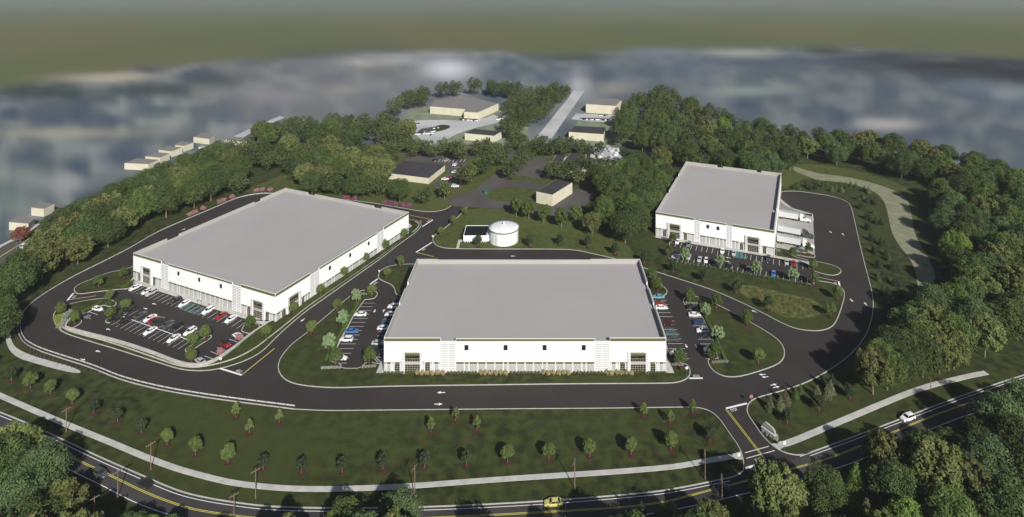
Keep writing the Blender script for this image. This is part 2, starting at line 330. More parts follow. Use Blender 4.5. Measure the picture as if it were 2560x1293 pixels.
# --- centre warehouse block
L1 = [(905, 750), (934, 748), (942, 740), (944, 733), (936, 728), (916, 726), (903, 727), (885, 733), (857, 756), (826, 782), (791, 812), (760, 838), (730, 860), (708, 885), (697, 905), (695, 925), (705, 943), (722, 955), (750, 963), (800, 968.5), (850, 970), (904, 968), (1027, 965), (1244, 962.5), (1420, 960), (1658, 959), (1692, 957), (1711, 951), (1722, 943), (1725.5, 933), (1724, 921), (1717, 912), (1704, 908), (1683, 909), (1640, 912), (1300, 912), (960, 912), (913, 905), (907, 921.5), (851, 922), (853, 911), (822, 903)]
island(L1, 1)
island([(1037, 660), (979.5, 663), (950, 676), (945, 688), (947, 697), (959, 704), (978, 711), (987, 722), (989, 736), (1003, 741), (1040, 741), (1060, 700), (1060, 662)], 1)
island([(1610, 704), (1637, 708), (1652, 713), (1664, 721), (1668, 729), (1666, 735), (1658, 741), (1647, 743), (1610, 743)], 1)
island([(1708, 753), (1709, 747), (1717, 743), (1736, 741), (1754, 745), (1797.6, 764), (1844, 788.7), (1881, 809), (1921, 832), (1946, 850.5), (1959, 868), (1962, 885), (1957, 900), (1943, 912), (1906, 926), (1859, 940), (1828.5, 943.5), (1805, 940), (1785, 929), (1774, 916), (1770, 905), (1772, 898), (1803, 897), (1745, 767), (1713, 764)], 1)
# --- right warehouse block
island([(2022, 664), (2023, 672), (2044, 681.6), (2075, 689), (2092, 688), (2102, 682), (2103, 675), (2090, 666), (2069, 660), (2040, 654), (2022, 655)])
island([(1941, 627), (1941, 641), (2020, 655), (2020, 651), (2000, 646)], 0)
island([(1940, 619), (1958, 622), (2000, 631), (2036, 637), (2038, 640), (2036, 644), (2020, 643), (1985, 637), (1940, 623)], 0)
sheet('concrete_pad', [(1941, 540), (1948, 520), (1952, 497), (1980, 520), (2032, 535), (2033, 553), (2037, 637), (1940, 618)], .008, M_PAD, label='concrete truck apron beside right warehouse')
sheet('striped_apron', [(1946.5, 494), (1951, 500), (1958, 508), (1972, 517), (1990, 524), (2008, 530), (2031, 535), (2031, 541), (1990, 533), (1944, 523)], .014, M_ASPH, label='asphalt apron hatched with white lines')
# --- meadow inside the loop, gravel channel, footpaths
sheet('meadow', [(1840, 712), (1880, 714), (1920, 722), (1960, 733), (2010, 742), (2040, 752), (2058, 768), (2056, 784), (2030, 794), (1990, 797), (1950, 790), (1910, 768), (1870, 745), (1845, 728)], -.03, M_GRASS2, 2, label='patch of rough meadow grass inside the loop')
sheet('gravel_channel', [(1984, 415), (2015, 425), (2050, 435), (2109, 440.5), (2164.5, 452.7), (2213, 466.6), (2251.6, 484), (2272, 503), (2279, 538), (2283, 566), (2289, 590), (2304, 618), (2321, 645), (2345, 698), (2310, 720), (2293, 718), (2290, 677), (2272, 642), (2248, 614.5), (2229, 581), (2222, 545), (2214, 510), (2199, 489), (2178.5, 475), (2123, 458), (2074, 452.7), (2046, 451), (2018, 441), (1980, 425)], -.03, M_GRAV, 2, label='pale gravel drainage channel curving along the wood')
sheet('footpath', [(55, 771), (41, 786), (33, 800), (28, 820), (26, 841), (31, 858), (44, 873), (77, 888), (128, 903), (174, 915), (203, 927), (198, 934), (155, 927), (97, 911), (46, 896), (24, 877), (15, 855), (15.5, 829), (24, 806), (36, 787), (53, 769)], -.02, M_CONC, 1, label='curved pale footpath outside the guardrail')
# --- public road along the bottom
RU = [(-400, 880), (0, 1030), (96, 1071), (171, 1106), (240, 1139), (308, 1169), (360, 1191), (411, 1214), (462, 1233), (520, 1246), (582, 1256), (651, 1265), (719, 1269), (822, 1271), (950, 1271), (1062, 1268), (1186, 1263), (1354, 1254), (1522, 1241), (1649, 1229), (1710, 1218), (1757, 1209), (1814, 1197), (1870, 1185), (1950, 1160), (2005, 1139), (2081, 1112), (2157, 1084), (2272, 1040), (2348, 1011), (2424, 983), (2500, 957), (2560, 938), (2900, 835), (3300, 720)]
RC = [(-400, 960), (0, 1068), (60, 1092), (128, 1120.6), (171, 1139.5), (240, 1172), (284, 1192.6), (342.6, 1221.7), (394, 1244), (462.5, 1268), (507, 1278), (617, 1294), (720, 1301), (860, 1303), (1000, 1298), (1142, 1292), (1354, 1281), (1569, 1268), (1656, 1256), (1707.6, 1244), (1784, 1223), (1875, 1200), (1982, 1172), (2077, 1145), (2157.5, 1112.6), (2245, 1076), (2310, 1048), (2413, 1010), (2560, 962), (2900, 852), (3300, 738)]
ru, rc = chaikin(world(RU), False, 2), chaikin(world(RC), False, 2)
RL = [(3300, 760), (2900, 875), (2560, 996), (2462, 1030), (2413, 1043), (2338.6, 1073), (2272, 1100), (2192, 1137), (2131, 1163), (2016, 1199), (1875, 1236), (1807, 1252), (1715, 1274), (1560, 1300), (1354, 1318), (1100, 1332), (860, 1345), (620, 1335), (428, 1296), (336, 1262), (294.6, 1241), (240, 1212), (205.5, 1196.6), (134, 1159), (0, 1103), (-400, 1000)]
rl = chaikin(world(RL), False, 2)
struct(sheet('public_road', ru + rl, .004, M_ROAD, 0, px=False)[0], 'two lane public road curving along the foreground')
i0 = min(range(len(ru)), key=lambda i: (Vector(ru[i]) - Vector(P2((1841, 1189)))).length); i1 = min(range(len(ru)), key=lambda i: (Vector(ru[i]) - Vector(P2((2005, 1139)))).length)
ribbon('kerb', ru[:i0] + [P2((1850, 1184)), P2((1858, 1178))], -.15, .15, -.02, .15, M_KERB); ribbon('kerb', ru[i1:], -.15, .15, -.02, .15, M_KERB)
wl = offset(ru, -.9, False)
ribbon('road_marking', wl[:i0 - 1], -.09, .09, .009, .009, M_WHITE); ribbon('road_marking', wl[i1 + 1:], -.09, .09, .009, .009, M_WHITE)
ribbon('road_marking', offset(rl, -.5, False), -.09, .09, .009, .009, M_WHITE)
for d in (-.17, .17): ribbon('road_marking', rc, d - .07, d + .07, .009, .009, M_YEL)
# pavements
SW = [(-400, 850), (-100, 946), (0, 989), (68.5, 1019), (164, 1060.6), (274, 1105), (373, 1147), (445, 1173), (514, 1192), (582, 1208), (651, 1216), (719, 1221.5), (788, 1223), (856.5, 1222.5), (1018, 1216.5), (1186, 1203), (1354, 1191.5), (1522, 1181), (1623, 1173), (1700, 1165.5), (1776, 1150.5), (1835, 1141)]
ribbon('pavement', chaikin(world(SW), False, 2), -.85, .85, -.02, .07, M_CONC, label='pale concrete pavement along the front lawn')
sheet('pavement', [(1820, 1140), (1852, 1129), (1857, 1150), (1836, 1148), (1820, 1148)], .072, M_CONC)
SE_ = [(1950, 1112), (1974, 1107), (2043, 1078), (2119, 1046), (2196, 1013.5), (2272, 982), (2329, 963), (2386, 949), (2424, 940), (2466, 932)]
ribbon('pavement', chaikin(world(SE_), False, 2), -1.0, 1.0, -.02, .07, M_CONC, label='pale concrete pavement right of the entrance')
sheet('pavement', [(1926, 1110), (1960, 1107), (1970, 1110), (1948, 1127)], .072, M_CONC)
# --- older roads and yards behind the site
sheet('old_road', [(1128, 516), (1122, 499), (1135, 486), (1182, 479), (1216, 452), (1250, 423), (1263, 404), (1255, 391), (1100, 392), (900, 388), (640, 386), (560, 398), (560, 388), (640, 376), (900, 377), (1100, 380), (1290, 378), (1345, 340), (1380, 340), (1330, 385), (1339, 394), (1387, 394), (1380, 452), (1291, 437), (1254, 452), (1366, 458), (1345, 478), (1250, 463), (1213, 490), (1222, 501), (1300, 507), (1380, 528), (1420, 470), (1500, 480), (1466, 508), (1440, 548), (1380, 545), (1300, 525), (1172, 518)], -.01, M_OLD, 1, label='older grey asphalt road and yards behind the site')
sheet('old_car_park', [(1010, 396), (1060, 392), (1170, 399), (1168, 425), (1150, 472), (1088, 472), (1094, 456), (1122, 432), (1116, 410), (1010, 402)], -.004, M_OLD, 0, label='old car park beside the dark roofed office')
sheet('north_road', [(1340, 345), (1380, 345), (1454.6, 237), (1462, 226), (1432, 228), (1424, 241)], -.014, M_PALE, 0, label='pale straight road running away north')
sheet('pale_yard', [(985, 306), (1060, 300), (1130, 300), (1160, 303), (1225, 294), (1278, 262), (1300, 270), (1255, 305), (1180, 321), (1130, 340), (1090, 368), (1075, 362), (1045, 345), (1040, 330), (1000, 325)], -.018, M_PALE, 1, label='pale concrete yard of the distant factory')
M_LGR = mat('light_grass', (.16, .19, .12), .95, (.22, .25, .17), .1, 6)
sheet('far_lawn', [(990, 300), (1070, 260), (1300, 262), (1330, 330), (1280, 372), (1080, 376), (1000, 330)], -.026, M_LGR, 1, label='light grass around the distant factory')
sheet('far_lawn', [(1400, 372), (1480, 250), (1560, 245), (1600, 300), (1580, 372)], -.026, M_LGR, 1, label='light grass beside the north road')
sheet('lawn', [(1072, 345), (1085, 330), (1110, 326), (1128, 318), (1120, 312), (1095, 312), (1080, 322)], -.010, M_GRASS, 1)
sheet('pale_yard', [(1428, 298), (1440, 284), (1545, 288), (1542, 306), (1480, 304)], -.014, M_PALE, 0, label='pale car park beside the north road')
sheet('pale_yard', [(1470, 372), (1520, 362), (1560, 395), (1600, 405), (1590, 425), (1530, 420), (1510, 398)], -.014, M_PALE, 0, label='pale yard cluttered with stored goods')
sheet('left_road', [(-60, 668), (0, 622), (60, 592), (110, 560), (70, 610), (40, 640), (0, 662), (-60, 700)], -.01, M_OLD, 0, label='road passing at the left edge')
ribbon('road_marking', world([(-60, 684), (0, 642), (62, 604), (100, 575)]), -.2, .2, .0, .0, M_YEL)
ribbon('pavement', world([(-60, 660), (0, 616), (60, 586), (95, 560)]), -1.2, 1.2, -.03, .05, M_CONC)
sheet('left_street', [(410, 425), (430, 410), (470, 397), (560, 352), (640, 315), (700, 290), (712, 294), (640, 325), (560, 372), (500, 398), (445, 420), (425, 440)], -.014, M_PALE, 0, label='street running away into the far town')
# ================================================================ BUILDINGS
M_WALL = mat('white_wall', (.84, .845, .85), .6, (.82, .825, .83), .15, 3)
M_ROOF = mat('grey_membrane_roof', (.355, .338, .332), .85, (.372, .356, .35), .035, 2)
M_LIN = mat('parapet_lining', (.36, .352, .318), .85, (.385, .375, .34), .1)
M_OLIVE = mat('olive_band', (.110, .115, .048), .7)
M_PANEL = mat('grey_panel', (.41, .40, .39), .7)
M_STRIPE = mat('pale_stripe', (.40, .395, .385), .7)
M_GLASS = mat('dark_glass', (.018, .018, .017), .08, spec=.5)
M_GLASSW = mat('lobby_glass', (.045, .036, .027), .15, (.015, .013, .012), .9, 2, spec=.5)
M_MULL = mat('mullion', (.42, .38, .31), .5)
M_CAP = mat('white_coping', (.86, .86, .85), .6)
M_CREAM = mat('cream_wall', (.60, .57, .44), .9, (.55, .52, .40), .2)
M_DROOF = mat('dark_roof', (.042, .038, .042), .9, (.05, .047, .05), .1)
M_GROOF = mat('grey_roof', (.20, .19, .18), .9)

class Face:                                   # a wall plane from A to B (left to right seen from outside)
    def __init__(s, A, B): 
        s.A = Vector((A[0], A[1], 0)); s.B = Vector((B[0], B[1], 0)); s.L = (s.B - s.A).length; s.d = (s.B - s.A) / s.L; s.n = Vector((s.d.y, -s.d.x, 0))
    def u(s, px):                             # distance along the wall of a photo column
        k = (px - CX) / F; return (k * s.A.y - s.A.x) / (s.d.x - k * s.d.y)
    def box(s, mb, u0, u1, z0, z1, d0, d1, mi=0):
        c = []
        for z in (z0, z1):
            for (u, d) in ((u0, d1), (u1, d1), (u1, d0), (u0, d0)):
                p = s.A + s.d * u + s.n * d; c.append((p.x, p.y, z))
        mb.hexa(c, mi)
def one(face, boxes, name, m, parent):
    mb = MB()
    for b in boxes: face.box(mb, *b)
    return mb.build(name, m, parent)
H0 = 12.07
def warehouse(label, corners, sec_front, sec_right, sec_back, sec_left, wins, portals, H, zr, joints, side_win, groups=None):
    """corners A (front left) B (front right) C (back right) D (back left) on the ground"""
    A, B, C, D_ = corners; root = thing('warehouse', label, 'warehouse', (0, 0, 0))
    T = .4; fr = Face(A, B); ri = Face(B, C); ba = Face(C, D_); le = Face(D_, A)
    s = H / H0; HS = {'full': H, 'mid': H - .27 * s, 'stripe': H - 1.17 * s}
    wall = MB(); cap = MB(); lin = MB()
    for f, sec, ins in ((fr, sec_front, 0), (ri, sec_right, T), (ba, sec_back, 0), (le, sec_left, T)):
        for k, (u0, u1, kind) in enumerate(sec):
            a = max(u0, ins) if ins else u0; b = min(u1, f.L - ins) if ins else u1
            f.box(wall, a, b, -.3, HS[kind], -T, 0); f.box(lin, max(a, T), min(b, f.L - T), zr - .2, HS[kind], -T - .06, -T - .002); f.box(cap, a - (.03 if not ins or k else -.0), b, HS[kind], HS[kind] + .06, -T * .2, .035); f.box(lin, max(a, T), min(b, f.L - T), HS[kind], HS[kind] + .05, -T - .06, -T * .2)
    wall.build('wall', M_WALL, root); cap.build('coping', M_CAP, root); lin.build('parapet_lining', M_LIN, root)
    q = [Vector((p[0], p[1])) for p in (A, B, C, D_)]; cen = sum(q, Vector((0, 0))) / 4
    rp = offset([tuple(p) for p in q], .2, True)
    mb = MB(); mb.prism(rp, zr - .4, zr); mb.build('roof', M_ROOF, root)
    for f, sec, fi in ((fr, sec_front, 0), (ri, sec_right, 1)):
        for (u0, u1, kind) in sec:
            if kind == 'stripe':
                mb = MB(); n = int((HS[kind] - .3) / .62)
                for k in range(n):
                    z = .35 + k * (HS[kind] - .4) / n
                    for (a, b) in ((u0 + .12, (u0 + u1) / 2 - .12), ((u0 + u1) / 2 + .12, u1 - .12)): f.box(mb, a, b, z, z + .34, 0, .05)
                mb.build('striped_panel', M_STRIPE, root)
            else:
                bh = (1.15 if kind == 'full' else .85) * s
                one(f, [(u0 + .12, u1 - .12, HS[kind] - bh - .02, HS[kind] - .1, 0, .04)], 'olive_cornice', M_OLIVE, root)
                zb0, zb1 = 3.14 * s, 3.88 * s
                J = sorted([j for j in joints[fi] if u0 + .3 < j < u1 - .3]); cuts = [u0] + J + [u1]
                hole = [(a - .05, b + .05) for (a, b) in [(p - 3.65, p + 3.65) for (g, p) in portals if g == fi]]; sw = [(p, q_) for (g, p, q_) in side_win if g == fi]
                bb = []; pp = []
                for a, b in zip(cuts, cuts[1:]):
                    a += .13; b -= .13
                    segs = [(a, b)]
                    for h0, h1 in hole:
                        segs = [t for (x, y) in segs for t in ((x, min(y, h0)), (max(x, h1), y)) if t[1] - t[0] > .15]
                    for x, y in segs: bb.append((x, y, zb0, zb1, 0, .04))
                    for h0, h1 in sw:
                        segs = [t for (x, y) in segs for t in ((x, min(y, h0 - .25)), (max(x, h1 + .25), y)) if t[1] - t[0] > .15]
                    for x, y in segs: pp.append((x, y, .15, zb0 - .12, 0, .025))
                for q_ in bb: one(f, [q_], 'olive_band', M_OLIVE, root)
                for q_ in pp: one(f, [q_], 'grey_panel', M_PANEL, root)
    for (g, u) in wins:
        f = (fr, ri)[g]; fo = one(f, [(u - .78, u + .78, 7.75 * s, 7.85 * s, 0, .07), (u - .78, u + .78, 9.7 * s, 9.8 * s, 0, .07), (u - .78, u - .70, 7.85 * s, 9.7 * s, 0, .07), (u + .70, u + .78, 7.85 * s, 9.7 * s, 0, .07)], 'window', M_CAP, root)
        one(f, [(u - .70, u + .70, 7.85 * s, 9.7 * s, -.02, .03)], 'pane', M_GLASS, fo)
    for (g, u) in portals:
        f = (fr, ri)[g]; fb = MB(); 
        # striped masonry frame standing proud of the wall
        zt = 7.75 * s
        fb2 = []
        fb_ = one(f, [(u - 3.65, u - 2.6, 0, zt, 0, .45), (u + 2.6, u + 3.65, 0, zt, 0, .45), (u - 2.6, u + 2.6, 7.2 * s, zt, 0, .45)], 'entrance_portal', M_WALL, root)
        st = []; n = 13
        for k in range(n):
            z = .3 + k * (zt - .45) / n
            for a, b in ((u - 3.55, u - 2.72), (u + 2.72, u + 3.55)): st.append((a, b, z, z + .3, .45, .49))
        for k in range(6): st.append((u - 2.5 + k * .85, u - 1.8 + k * .85, 7.3 * s, 7.62 * s, .45, .49))
        one(f, st, 'stripe', M_STRIPE, fb_)
        one(f, [(u - 2.58, u + 2.58, 6.1 * s, 7.18 * s, 0, .12)], 'olive_band', M_OLIVE, fb_)
        one(f, [(u - 2.58, u + 2.58, 3.15 * s, 4.1 * s, 0, .3)], 'canopy', M_PANEL, fb_)
        one(f, [(u - 2.58, u + 2.58, 4.1 * s, 6.08 * s, .01, .05)], 'window', M_GLASSW, fb_); one(f, [(u - 2.58, u + 2.58, .1, 3.12 * s, .01, .05)], 'glass_entrance', M_GLASSW, fb_)
        ml = []
        for k in range(7):
            x = u - 2.56 + k * (5.12 / 6)
            ml.append((x - .035, x + .035, .1, 3.12 * s, .05, .11)); ml.append((x - .035, x + .035, 4.1 * s, 5.02 * s, .05, .11))
        ml += [(u - 2.58, u + 2.58, z * s - .035, z * s + .035, .05, .105) for z in (.9, 1.6, 2.35, 5.0)]
        one(f, ml, 'mullion', M_MULL, fb_)
    for (g, a, b) in side_win:
        f = (fr, ri)[g]
        fo = one(f, [(a, b, .1, 3.1 * s, 0, .04)], 'window', M_GLASSW, root); c = (a + b) / 2
        one(f, [(c - .035, c + .035, .1, 3.1 * s, .04, .09)] + [(a, b, z - .03, z + .03, .04, .085) for z in (.9, 1.7, 2.4)] + [(a - .06, a, .1, 3.1 * s, .0, .09), (b, b + .06, .1, 3.1 * s, 0, .09)], 'mullion', M_MULL, fo)
    return fr, ri, root
def top(px, py, z): v = P(px, py, z); return (v.x, v.y)
def sym(L, f0, f1, f2, f3): return [(0, L * f0, 'full'), (L * f0, L * f1, 'stripe'), (L * f1, L * f2, 'mid'), (L * f2, L * f3, 'stripe'), (L * f3, L, 'full')]

# --- centre warehouse: exactly square on to the camera
yF = F * CH / (933.4 - HY); yB = F * (CH - H0) / (648 - HY); xl, xr = (960 - CX) * yF / F, (1665.5 - CX) * yF / F
k = (xr - xl) / 705.5; W2 = xr - xl
c2 = [(xl, yF), (xr, yF), (xr + (1599.6 - CX) * yB / F - xr, yB), ((1043 - CX) * yB / F, yB)]
c2 = [(xl, yF), (xr, yF), (xr, yB), (xl, yB)]
sf = [(0, 141.7 * k, 'full'), (141.7 * k, 179.5 * k, 'stripe'), (179.5 * k, 527 * k, 'mid'), (527 * k, 564.6 * k, 'stripe'), (564.6 * k, W2, 'full')]
LB = yB - yF
def jpat(offs): return offs
j2 = [(x - 960) * k for x in (965.5, 978, 982, 986.5)] + [(x - 960) * k for x in (1000.5, 1062, 1077, 1081, 1085, 1097.5)]
base = [925, 960, 1025, 1088, 1152, 1217, 1250, 1315, 1378, 1441, 1507, 1540, 1605, 1668, 1733, 1800, 1832]
j2 += [(850 + x / 2.977 - 960) * k for x in base] + [W2 - j for j in j2[:10]]
po2 = [(0, (1031.2 - 960) * k), (0, (1595 - 960) * k)]
sw2 = [(0, (986.9 - 960) * k, (999.2 - 960) * k), (0, (1063 - 960) * k, (1075 - 960) * k), (0, W2 - (1075 - 960) * k, W2 - (1063 - 960) * k), (0, W2 - (999.2 - 960) * k, W2 - (986.9 - 960) * k)]
wn2 = [(0, (x - 960) * k) for x in (1166.2, 1264, 1361.5, 1459.3)]
warehouse('wide white warehouse with grey flat roof and olive bands, square on in the centre', c2, sf, sym(LB, .33, .40, .58, .66), [(0, W2 * .223, 'full'), (W2 * .223, W2 * .907, 'mid'), (W2 * .907, W2, 'full')], sym(LB, .34, .42, .60, .67), wn2, po2, H0, 10.25, (j2, [LB * x for x in (.1, .2, .5, .8, .9)]), sw2)
sheet('pavement', [(940, 933.6), (960, 887), (962, 933.6)], .125, M_CONC)
sheet('pavement', [(1662, 933.6), (1665.4, 887), (1686, 933.6)], .125, M_CONC)
sheet('pavement', [(960, 890), (1010, 741), (1020, 741), (975, 890)], .118, M_CONC, 0); sheet('pavement', [(1660, 890), (1650, 890), (1610, 743), (1618, 743), (1673, 880)], .118, M_CONC, 0)
# --- left warehouse
H1 = 11.5
c1 = [top(333, 632.5, H1), top(688.4, 735.5, H1), top(1014.6, 528.5, H1), top(709, 470, H1)]
A, B, C, D_ = [Vector(p) for p in c1]; 
dirf = (B - A).normalized(); LA = (B - A).length; nrm = Vector((-dirf.y, dirf.x)); LC = ((C - B).dot(nrm) + (D_ - A).dot(nrm)) / 2
C = B + nrm * LC; D_ = A + nrm * LC; c1 = [tuple(A), tuple(B), tuple(C), tuple(D_)]
f1, r1 = Face(c1[0], c1[1]), Face(c1[1], c1[2])
u = f1.u; v = r1.u
sf = [(0, u(403), 'full'), (u(403), u(421), 'stripe'), (u(421), u(580.5), 'mid'), (u(580.5), u(602), 'stripe'), (u(602), f1.L, 'full')]
sr = [(0, v(775.5), 'full'), (v(775.5), v(798), 'stripe'), (v(798), v(943), 'mid'), (v(943), v(959), 'stripe'), (v(959), r1.L, 'full')]
wn1 = [(0, u(446.4)), (0, u(498.3)), (0, u(552.5)), (1, v(824.5)), (1, v(875)), (1, v(921.5))]
po1 = [(0, u(367)), (0, u(645.3)), (1, v(734))]
j1 = [u(x) for x in (341, 345, 350, 354, 381, 393, 397, 605, 612, 616, 619, 663, 674.5, 678, 681, 432, 443, 449, 460.5, 472.5, 483.5, 495, 501.5, 513.5, 525.5, 537.5, 549.5, 556, 568.5)]
jr = [v(x) for x in (691, 702, 706, 714, 755, 763, 769)] + [v(798) + (v(943) - v(798)) * t for t in (.1, .2, .24, .36, .5, .54, .66, .8, .84, .93)] + [v(x) for x in (967, 975, 985, 995, 1005)]
sw1 = [(0, u(346), u(351.5)), (0, u(382.5), u(389)), (0, u(618.5), u(626)), (0, u(664), u(672.5)), (1, v(705), v(714)), (1, v(754), v(760)), (1, v(969), v(974)), (1, v(1000), v(1004))]
warehouse('long white warehouse with grey flat roof seen at an angle on the left', c1, sf, sr, sym(f1.L, .2, .26, .74, .8), sym(r1.L, .2, .25, .75, .82), wn1, po1, H1, 9.9, (j1, jr), sw1)
sheet('pavement', [(324, 703.5), (338, 710), (620, 800.5), (657, 813), (674, 806), (692, 799), (688, 806), (560, 770), (333, 694)], .12, M_CONC, label='pale pavement in front of left warehouse')
sheet('pavement', [(1010, 585), (1016, 557), (1040, 560), (1014, 577)], .14, M_CONC)
# --- right warehouse
H3 = 11.9
c3 = [top(1639.4, 529.7, H3), top(1936.2, 577.0, H3), top(1946.2, 432.6, H3), top(1709.9, 403.2, H3)]
A, B, C, D_ = [Vector(p) for p in c3]
dirf = (B - A).normalized(); nrm = Vector((-dirf.y, dirf.x)); LC = ((C - B).dot(nrm) + (D_ - A).dot(nrm)) / 2
C = B + nrm * LC; D_ = A + nrm * LC; c3 = [tuple(A), tuple(B), tuple(C), tuple(D_)]
f3, r3 = Face(c3[0], c3[1]), Face(c3[1], c3[2]); u = f3.u
sf = [(0, u(1735.5), 'full'), (u(1735.5), u(1749.5), 'stripe'), (u(1749.5), u(1816), 'mid'), (u(1816), u(1830), 'stripe'), (u(1830), f3.L, 'full')]
wn3 = [(0, u(1769.7)), (0, u(1795))]
po3 = [(0, u(1686.7)), (0, u(1882.5))]
j3 = [u(x) for x in (1645, 1653, 1656.5, 1660, 1707, 1718, 1723, 1728, 1765, 1774, 1790, 1799, 1808, 1838, 1846, 1849, 1852, 1857, 1905, 1920, 1925, 1930)]
sw3 = [(0, u(1657.5), u(1665.5)), (0, u(1710), u(1717.5)), (0, u(1850), u(1858)), (0, u(1907), u(1915.5))]
warehouse('smaller white warehouse with grey flat roof and truck docks on the right', c3, sf, [(0, r3.L * .3, 'full'), (r3.L * .3, r3.L * .34, 'stripe'), (r3.L * .34, r3.L, 'mid')], sym(f3.L, .2, .245, .6, .66), sym(r3.L, .3, .35, .62, .68), wn3, po3, H3, 10.1, (j3, []), sw3)
sheet('pavement', [(1638, 594), (1640, 586), (1936, 637), (1941, 641), (2022, 655), (2022, 661), (1936, 645), (1673, 601)], .12, M_CONC, label='pale pavement in front of right warehouse')

# --- water tank and pump house
tp = P(1259.5, 600.3); Rt = 36.3 * tp.y / F; tb = P(1259.5, 617.5); tcy = tb.y + Rt
tx = (1259.5 - CX) * tcy / F; ht = CH - (577 - HY) * (tcy) / F; ht = 6.9
t = thing('water_tank', 'round white water tank with shallow cone roof on the lawn', 'water tank', (tx, tcy, .1))
def lathe(prof, n=64):
    mb = MB(); vs = []; fs = []
    for r, z in prof: vs += [(r * cos(2 * pi * i / n), r * sin(2 * pi * i / n), z) for i in range(n)]
    for k in range(len(prof) - 1):
        for i in range(n): j = (i + 1) % n; fs.append((k * n + i, k * n + j, (k + 1) * n + j, (k + 1) * n + i))
    mb.add(vs, fs); return mb
M_TANK = mat('white_tank_paint', (.80, .80, .80), .35, spec=.5)
lathe([(Rt, 0), (Rt, ht)]).build('shell', M_TANK, t, True)
lathe([(Rt + .05, ht - 1.0), (Rt + .06, ht - .98), (Rt + .06, ht - .35), (Rt + .02, ht - .33)]).build('olive_band', M_OLIVE, t, True)
lathe([(Rt + .15, ht - .3), (Rt + .2, ht), (Rt * .75, ht + .42), (Rt * .4, ht + .85), (.4, ht + 1.1), (.0, ht + 1.1)]).build('cone_roof', M_TANK, t, True)
lathe([(.38, ht + .9), (.38, ht + 1.9), (.5, ht + 1.9), (.42, ht + 2.2), (0, ht + 2.35)], 16).build('vent', M_TANK, t, True)
mb = MB(); mb.box(-1.6, -Rt * .55 - .4, ht + .4, -1.0, -Rt * .55 + .2, ht + 1.0); mb.build('hatch', M_TANK, t)
mb = MB()
a = radians(243)
for s_ in (-.3, .3): mb.tube((Rt * cos(a) * 1.015 + s_ * -sin(a), Rt * sin(a) * 1.015 + s_ * cos(a), 0), (Rt * cos(a) * 1.015 + s_ * -sin(a), Rt * sin(a) * 1.015 + s_ * cos(a), ht + .8), .05)
for k in range(18): mb.tube((Rt * cos(a) * 1.015 - .3 * -sin(a), Rt * sin(a) * 1.015 - .3 * cos(a), .3 + k * .38), (Rt * cos(a) * 1.015 + .3 * -sin(a), Rt * sin(a) * 1.015 + .3 * cos(a), .3 + k * .38), .025, n=5)
mb.build('ladder', mat('galvanised', (.55, .55, .56), .5, metal=.3), t)
t = thing('pump_house', 'low white pump house with black flat roof beside the water tank', 'pump house', (0, 0, 0))
A = P(1158.5, 606); B = P(1216.5, 606); dp = 12.0; h = 3.1
mb = MB(); mb.box(A.x, A.y, 0, B.x + .0, A.y + dp, h); mb.build('wall', M_WALL, t)
mb = MB(); mb.box(A.x + .16, A.y + .16, h, B.x - .16, A.y + dp - .16, h + .12); mb.build('roof', mat('black_roof', (.006, .006, .007), .9), t)
mb = MB(); 
for b in ((A.x - .1, A.y - .1, B.x + .1, A.y + .15), (A.x - .1, A.y + dp - .15, B.x + .1, A.y + dp + .1), (A.x - .1, A.y + .15, A.x + .15, A.y + dp - .15), (B.x - .15, A.y + .15, B.x + .1, A.y + dp - .15)): mb.box(b[0], b[1], h, b[2], b[3], h + .3)
mb.build('coping', M_CAP, t)
mb = MB(); mb.box(B.x + .1, A.y + 1.2, 0, B.x + 2.8, A.y + dp - 3.5, h - .2); mb.build('side_annex', M_WALL, t)
sheet('pavement', [(1140, 622), (1146, 600), (1158, 600), (1157, 605), (1151, 606), (1147, 622)], .125, M_CONC)

# --- plain neighbouring buildings: roof outline from the photo rows at the roof height
def block(label, roof, h, m=None, mr=None, name='building', cat='building', canopy=False, z0=0, group=None, parapet=.25, doors=0):
    m = m or M_CREAM; mr = mr or M_DROOF
    pts = [top(px, py, h) for px, py in roof]
    if area(pts) < 0: pts = pts[::-1]
    t = thing(name, label, cat, (0, 0, 0), 0, group)
    mb = MB(); mb.prism(pts, -.3, h); mb.build('wall', m, t)
    inn = offset(pts, .3, True)
    if parapet < 0: inn = offset(pts, -.3, True)
    mb = MB(); mb.prism(inn, h + .002, h + .12); mb.build('roof', mr, t)
    # doors and windows on the walls that face the front
    fr = min(range(len(pts)), key=lambda i: pts[i][1] + pts[(i + 1) % len(pts)][1]); f = Face(pts[fr], pts[(fr + 1) % len(pts)])
    if doors and f.L > 8:
        n = max(1, int(f.L / 9))
        for k in range(n):
            c = f.L * (k + .5) / n
            one(f, [(c - 1.2, c + 1.2, 1.0, 2.4, 0, .05)], 'window', M_GLASS, t)
    return t, pts
block('plain cream block with dark roof standing behind the tank lawn', [(1340.6, 479), (1381.5, 487.5), (1430.8, 456.9), (1390, 449)], 6.5)
block('low wide office with dark roof beside the old car park', [(1012, 402.5), (1112.6, 413.7), (1072, 446), (960, 432)], 3.6)
block('cream building with dark roof in front of the distant factory lawn', [(1162, 333.4), (1235, 340), (1253.9, 329.3), (1185.8, 322)], 5.2)
block('large angled cream factory in front of the far wood', [(1075, 266.4), (1163, 273.5), (1160, 279.8), (1194, 281.9), (1246, 259), (1180, 244), (1090, 250)], 6.5, mr=M_GROOF)
block('cream box building with grey roof right of the north road', [(1464.8, 260.6), (1539.7, 265.3), (1553, 251.7), (1483.5, 244)], 7.9, mr=M_GROOF)
block('cream building with dark roof at the near end of the north road', [(1422, 330), (1509, 336), (1514, 319), (1436, 315)], 5.7)
block('left wing of the rambling low building among trees', [(1365, 421), (1394, 422), (1416, 390.5), (1390, 389)], 4.6)
